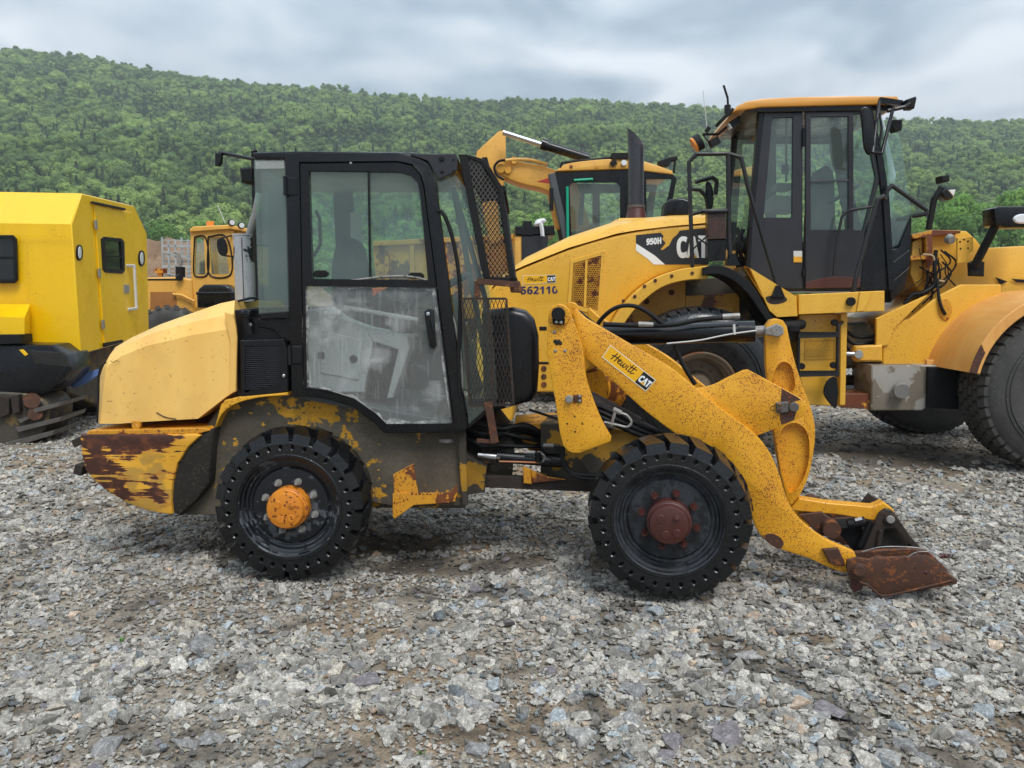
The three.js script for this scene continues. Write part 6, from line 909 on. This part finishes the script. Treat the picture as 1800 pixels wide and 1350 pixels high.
  part(tk, 'track_belt', [ex(T, 0.42, 0.7, spl([[-80, 700], [20, 690], [70, 700], [86, 725], [70, 770], [20, 795], [-80, 795]], 4, true), { bev: 0.02 })], M.greasy, T);
  for (const [a, b, c, d, w] of [[50, 720, 108, 707, 0.07], [26, 752, 108, 733, 0.075], [12, 778, 96, 756, 0.085], [30, 738, 60, 728, 0.06]]) part(tk, 'track_grouser', [ex(T, 0.5, 0.75, [[a, b], [c, d], [c - 4, d + w * 110], [a + 6, b + w * 110]], { bev: 0.006 })], M.zincDark, T);
  part(tk, 'guide_wheel', [rodp(T, [56, 704, 0.5], [56, 706, 0.1], 0.09, 18), rodp(T, [62, 727, 0.5], [62, 729, 0.1], 0.08, 18)], M.rust, T);
  part(tk, 'tensioner', [ex(T, 0.5, 0.1, [[0, 695], [16, 700], [16, 728], [0, 735], [-30, 730], [-30, 700]]), ex(T, 0.52, 0.1, [[18, 696], [32, 694], [34, 724], [22, 730]])], M.rustDark, T);
  part(X, 'track', [box(-4.4, -0.3, 0.02, 0.6, -2.7, -2.0, 0.08)], M.greasy, T);
}
// ---------------------------------------------------------------- old loader behind the carrier
{
  const L = new Frame(-7.1, -17, 4), X = thing('old_wheel_loader', 'old tan-yellow wheel loader with small cab between carrier and compact loader', 'wheel loader', L);
  const wA = [[342, 417], [345, 416], [360, 416], [363, 484], [343, 485], [341, 480]], wB = [[366, 416], [396, 415], [405, 483], [370, 484]];
  const cab = group(X, 'cab');
  part(cab, 'cab_side', [ex(L, 0, 0.08, [[334, 405], [405, 401], [412, 405], [414, 545], [342, 548], [336, 490]], { bev: 0.02, holes: [wA, wB] })], M.tan, L);
  part(cab, 'door_window', [ex(L, -0.03, 0.006, wA, { bev: 0 })], M.glass, L);
  part(cab, 'side_window', [ex(L, -0.03, 0.006, wB, { bev: 0 })], M.glass, L);
  const seal = (l) => part(cab, 'window_seal', [tubep(L, [...l, l[0]].map(([x, y]) => [x, y, 0.01]), 0.018, 5, 60)], M.blackFlat, L); seal(wA); seal(wB);
  part(cab, 'far_side', [exM(flat(L, 0, [[334, 405], [434, 405], [440, 545], [342, 548]]), -1.4, 0.06, { holes: [flat(L, 0, [[345, 416], [395, 416], [402, 480], [348, 482]])] })], M.tan, L);
  part(cab, 'front_corner', [ex(L, -0.1, 0.1, [[408, 404], [436, 410], [440, 545], [414, 545]], { holes: [[[412, 411], [432, 414], [434, 480], [416, 480]]] })], M.tan, L);
  part(cab, 'front_window', [ex(L, -0.13, 0.006, [[411, 410], [433, 413], [435, 482], [415, 482]], { bev: 0 })], M.glass, L);
  part(cab, 'roof', [ex(L, 0.08, 1.6, [[333, 403], [340, 398], [405, 395], [436, 402], [438, 409], [405, 403], [333, 408]], { bev: 0.02 })], M.tan, L);
  part(cab, 'seat', [ex(L, -0.6, 0.5, [[350, 460], [362, 455], [366, 484], [392, 488], [392, 510], [348, 510]], { bev: 0.05 })], M.seat, L);
  const be = part(cab, 'amber_beacon', [rodp(L, [369.5, 400, -0.3], [369.5, 389, -0.3], 0.09, 18, 0.085)], M.amber, L); part(be, 'beacon_base', [rodp(L, [369.5, 403, -0.3], [369.5, 399, -0.3], 0.095, 18)], M.white, L);
  for (const [x, y] of [[406, 391], [423, 396]]) { const l = part(cab, 'round_work_light', [rodp(L, [x, y, 0.02], [x + 2, y, 0.1], 0.07, 18)], M.blackFlat, L); part(l, 'light_lens', [rodp(L, [x + 2, y, 0.1], [x + 2.2, y, 0.115], 0.055, 18)], M.lens, L); part(l, 'light_foot', [rodp(L, [x, y + 4, 0.03], [x, y + 11, 0.03], 0.02, 8)], M.blackFlat, L); }
  part(cab, 'mirror', [ex(L, 0.3, 0.05, spl([[381, 424], [388, 418], [396, 422], [399, 445], [392, 450], [385, 446]], 3, true), { bev: 0.01 })], M.blackFlat, L);
  part(cab, 'mirror_arm', pipep(L, [[392, 449, 0.3], [410, 451, 0.02]], 0.018), M.rustDark, L); part(cab, 'mirror_arm', pipep(L, [[390, 418, 0.3], [408, 414, 0.02]], 0.018), M.rustDark, L);
  part(cab, 'whip_aerial', pipep(L, [[396, 392, 0], [382, 360, 0]], 0.008), M.white, L);
  const hd = part(X, 'engine_hood', [ex(L, 0.05, 1.5, [[200, 489], [314, 487], [336, 492], [342, 570], [200, 580]], { bev: 0.02 })], M.tan, L);
  part(hd, 'radiator_screen', [ex(L, 0.06, 0.02, [[264, 513], [309, 513], [311, 542], [264, 544]], { bev: 0.004 })], M.screenTan, L);
  part(hd, 'hood_strip', [ex(L, 0.06, 0.02, [[258, 490], [312, 490], [312, 493], [258, 493]])], M.blackFlat, L);
  part(hd, 'grab_bar', pipep(L, [[304, 517, 0.12], [320, 519, 0.12], [342, 530, 0.12]], 0.03), M.tan, L);
  part(hd, 'precleaner', [rodp(L, [282, 486, -0.4], [282, 480, -0.4], 0.06, 14), rodp(L, [282, 480, -0.4], [282, 472, -0.4], 0.14, 18)], M.loaderOld, L);
  const exh = part(hd, 'exhaust_pipe', [tubep(L, [[307, 443, -0.3], [313, 446, -0.3], [316, 455, -0.3], [317, 470, -0.3]], 0.035, 10)], M.zinc, L); part(exh, 'muffler_box', [rodp(L, [317, 487, -0.3], [317, 469, -0.3], 0.1, 16)], M.blackFlat, L);
  part(hd, 'hood_lamp', [rodp(L, [314, 488, 0.1], [317, 488, 0.16], 0.07, 14)], M.blackFlat, L);
  part(X, 'air_cleaner_box', [ex(L, 0.8, 0.5, [[346, 541], [345, 517], [349, 507], [358, 500], [396, 500], [405, 506], [411, 518], [412, 541]], { bev: 0.05, seg: 3 }), ex(L, 0.83, 0.55, [[344, 513], [411, 513], [412, 518], [344, 518]], { bev: 0.02 })], M.black, L, 'black round-topped box on the old loader\'s side');
  part(X, 'side_body', [ex(L, 0.0, 1.4, [[336, 540], [450, 540], [450, 640], [336, 640]])], M.tan, L);
  const wc = L.p(297, 612, 0.45); const w = new THREE.Group(); w.name = 'wheel'; w.position.set(wc.x, 0.78, 0.45); X.add(w);
  part(w, 'tyre', [lathe([[0.3, -0.02], [0.5, 0.03], [0.68, 0], [0.75, -0.06], [0.76, -0.2], [0.75, -0.4], [0.3, -0.45]], 48), ...Array.from({ length: 24 }, (_, i) => { const a = i / 24 * 6.283, at = (r, d, z) => V3(r * Math.cos(a + d), r * Math.sin(a + d), z); return hexa([at(0.72, -0.06, -0.01), at(0.72, 0.06, -0.01), at(0.8, 0.05, -0.03), at(0.8, -0.05, -0.03), at(0.72, 0.06, -0.22), at(0.72, 0.18, -0.22), at(0.8, 0.17, -0.22), at(0.8, 0.07, -0.22)]); })], M.rubberDust);
  part(w, 'rim', [lathe([[0.32, -0.3], [0.32, 0.0], [0.29, -0.03], [0.27, -0.15], [0, -0.16]], 32)], M.tan);
  const w2 = w.clone(); w2.position.x += 2.9; X.add(w2);
}
// ---------------------------------------------------------------- steel rack, boxes, dirt bank
{
  const S = new Frame(-9.3, -24, 6), X = thing('steel_rack', 'tall galvanized steel rack of crossed bars before the dirt bank', 'rack', S), pp = (x, y) => S.p(x, y, 0);
  for (const x of [286, 297, 309, 320, 331, 342]) part(X, 'upright', [barp(S, [x - 1, x % 2 ? 421 : 417, (x % 3) * -0.3], [x + 3, 545, (x % 3) * -0.3], 0.05, 0.05)], M.galv, S);
  for (const y of [422, 432, 442, 450, 459, 468, 476, 484, 492]) part(X, 'cross_bar', [barp(S, [285, y, -(y % 4) * 0.2], [346, y + 1, -(y % 4) * 0.2], y % 3 ? 0.035 : 0.07, 0.05)], M.galv, S);
  for (const y of [442, 478]) part(X, 'brace', [barp(S, [286, y, 0.05], [345, y + 16, 0.05], 0.035, 0.035)], M.galv, S);
}
{
  const S = new Frame(-2.0, -14.6, -3), X = thing('yellow_dump_body', 'yellow steel dump body seen through the compact loader\'s cab windows', 'dump body', S);
  part(X, 'side_wall', [ex(S, 0, 0.1, [[655, 440], [660, 424], [905, 412], [905, 560], [668, 560]], { bev: 0.01 })], M.loaderOld, S);
  for (const x of [676, 720, 764, 808, 852]) part(X, 'rib', [ex(S, 0.07, 0.07, rect(x, 428, x + 8, 560), { bev: 0.006 })], M.loaderOld, S);
  part(X, 'top_rail', [ex(S, 0.09, 0.2, [[655, 424], [905, 411], [905, 420], [655, 433]], { bev: 0.01 })], M.loaderOld, S);
  part(X, 'box_floor', [ex(S, 0.05, 2.2, [[668, 560], [905, 560], [905, 575], [668, 575]])], M.rustDark, S);
  const w = box(S.p(668, 540).x, S.p(905, 540).x, 0.0, S.p(700, 575).y, -2.0, -0.3, 0.05); part(X, 'skid_frame', [w], M.greasy, S);
}
{
  const S = new Frame(-2.9, -13.2, 2), X = thing('orange_container', 'orange-red steel crate seen low through the scratched door panel', 'container', S);
  part(X, 'crate_side', [ex(S, 0, 1.2, [[640, 506], [735, 506], [738, 640], [640, 640]], { bev: 0.02 })], M.orangeBox, S);
  for (const x of [655, 680, 705, 728]) part(X, 'crate_rib', [ex(S, 0.04, 0.05, rect(x, 510, x + 6, 640), { bev: 0.006 })], M.orangeBox, S);
  part(X, 'crate_foot', [box(S.p(645, 600).x, S.p(730, 600).x, 0, S.p(700, 640).y, -1.1, -0.1)], M.rustDark, S);
}
{
  const a = [], idx = [], N = 90, K = 16, uv = [];
  for (let j = 0; j <= K; j++) for (let i = 0; i <= N; i++) { const x = -34 + i / N * 30, t = j / K, ends = smooth(-34, -26, x) * (1 - smooth(-15.5, -8, x)), h = 5.6 * ends * Math.sin(Math.PI * Math.min(1, t * 1.02)) * (0.92 + 0.35 * (fbm(x / 40 + 1, t, 16, 4, 601) - 0.5)); a.push(x, Math.max(-0.1, h + (fbm(x / 10 + 4, t * 2, 40, 3, 607) - 0.5) * 0.5 * ends), -40 - t * 14); uv.push(x, t * 16); }
  for (let j = 0; j < K; j++) for (let i = 0; i < N; i++) { const p = j * (N + 1) + i; idx.push(p, p + 1, p + N + 2, p, p + N + 2, p + N + 1); }
  const g = new THREE.BufferGeometry().setAttribute('position', new THREE.Float32BufferAttribute(a, 3)).setAttribute('uv', new THREE.Float32BufferAttribute(uv, 2)).setIndex(idx); g.computeVertexNormals();
  const m = shadows(new THREE.Mesh(g, M.bank)); m.name = 'dirt_bank'; m.userData = { kind: 'structure', label: 'brown dirt bank at the edge of the yard' }; scene.add(m);
}
renderer.render(scene, camera);
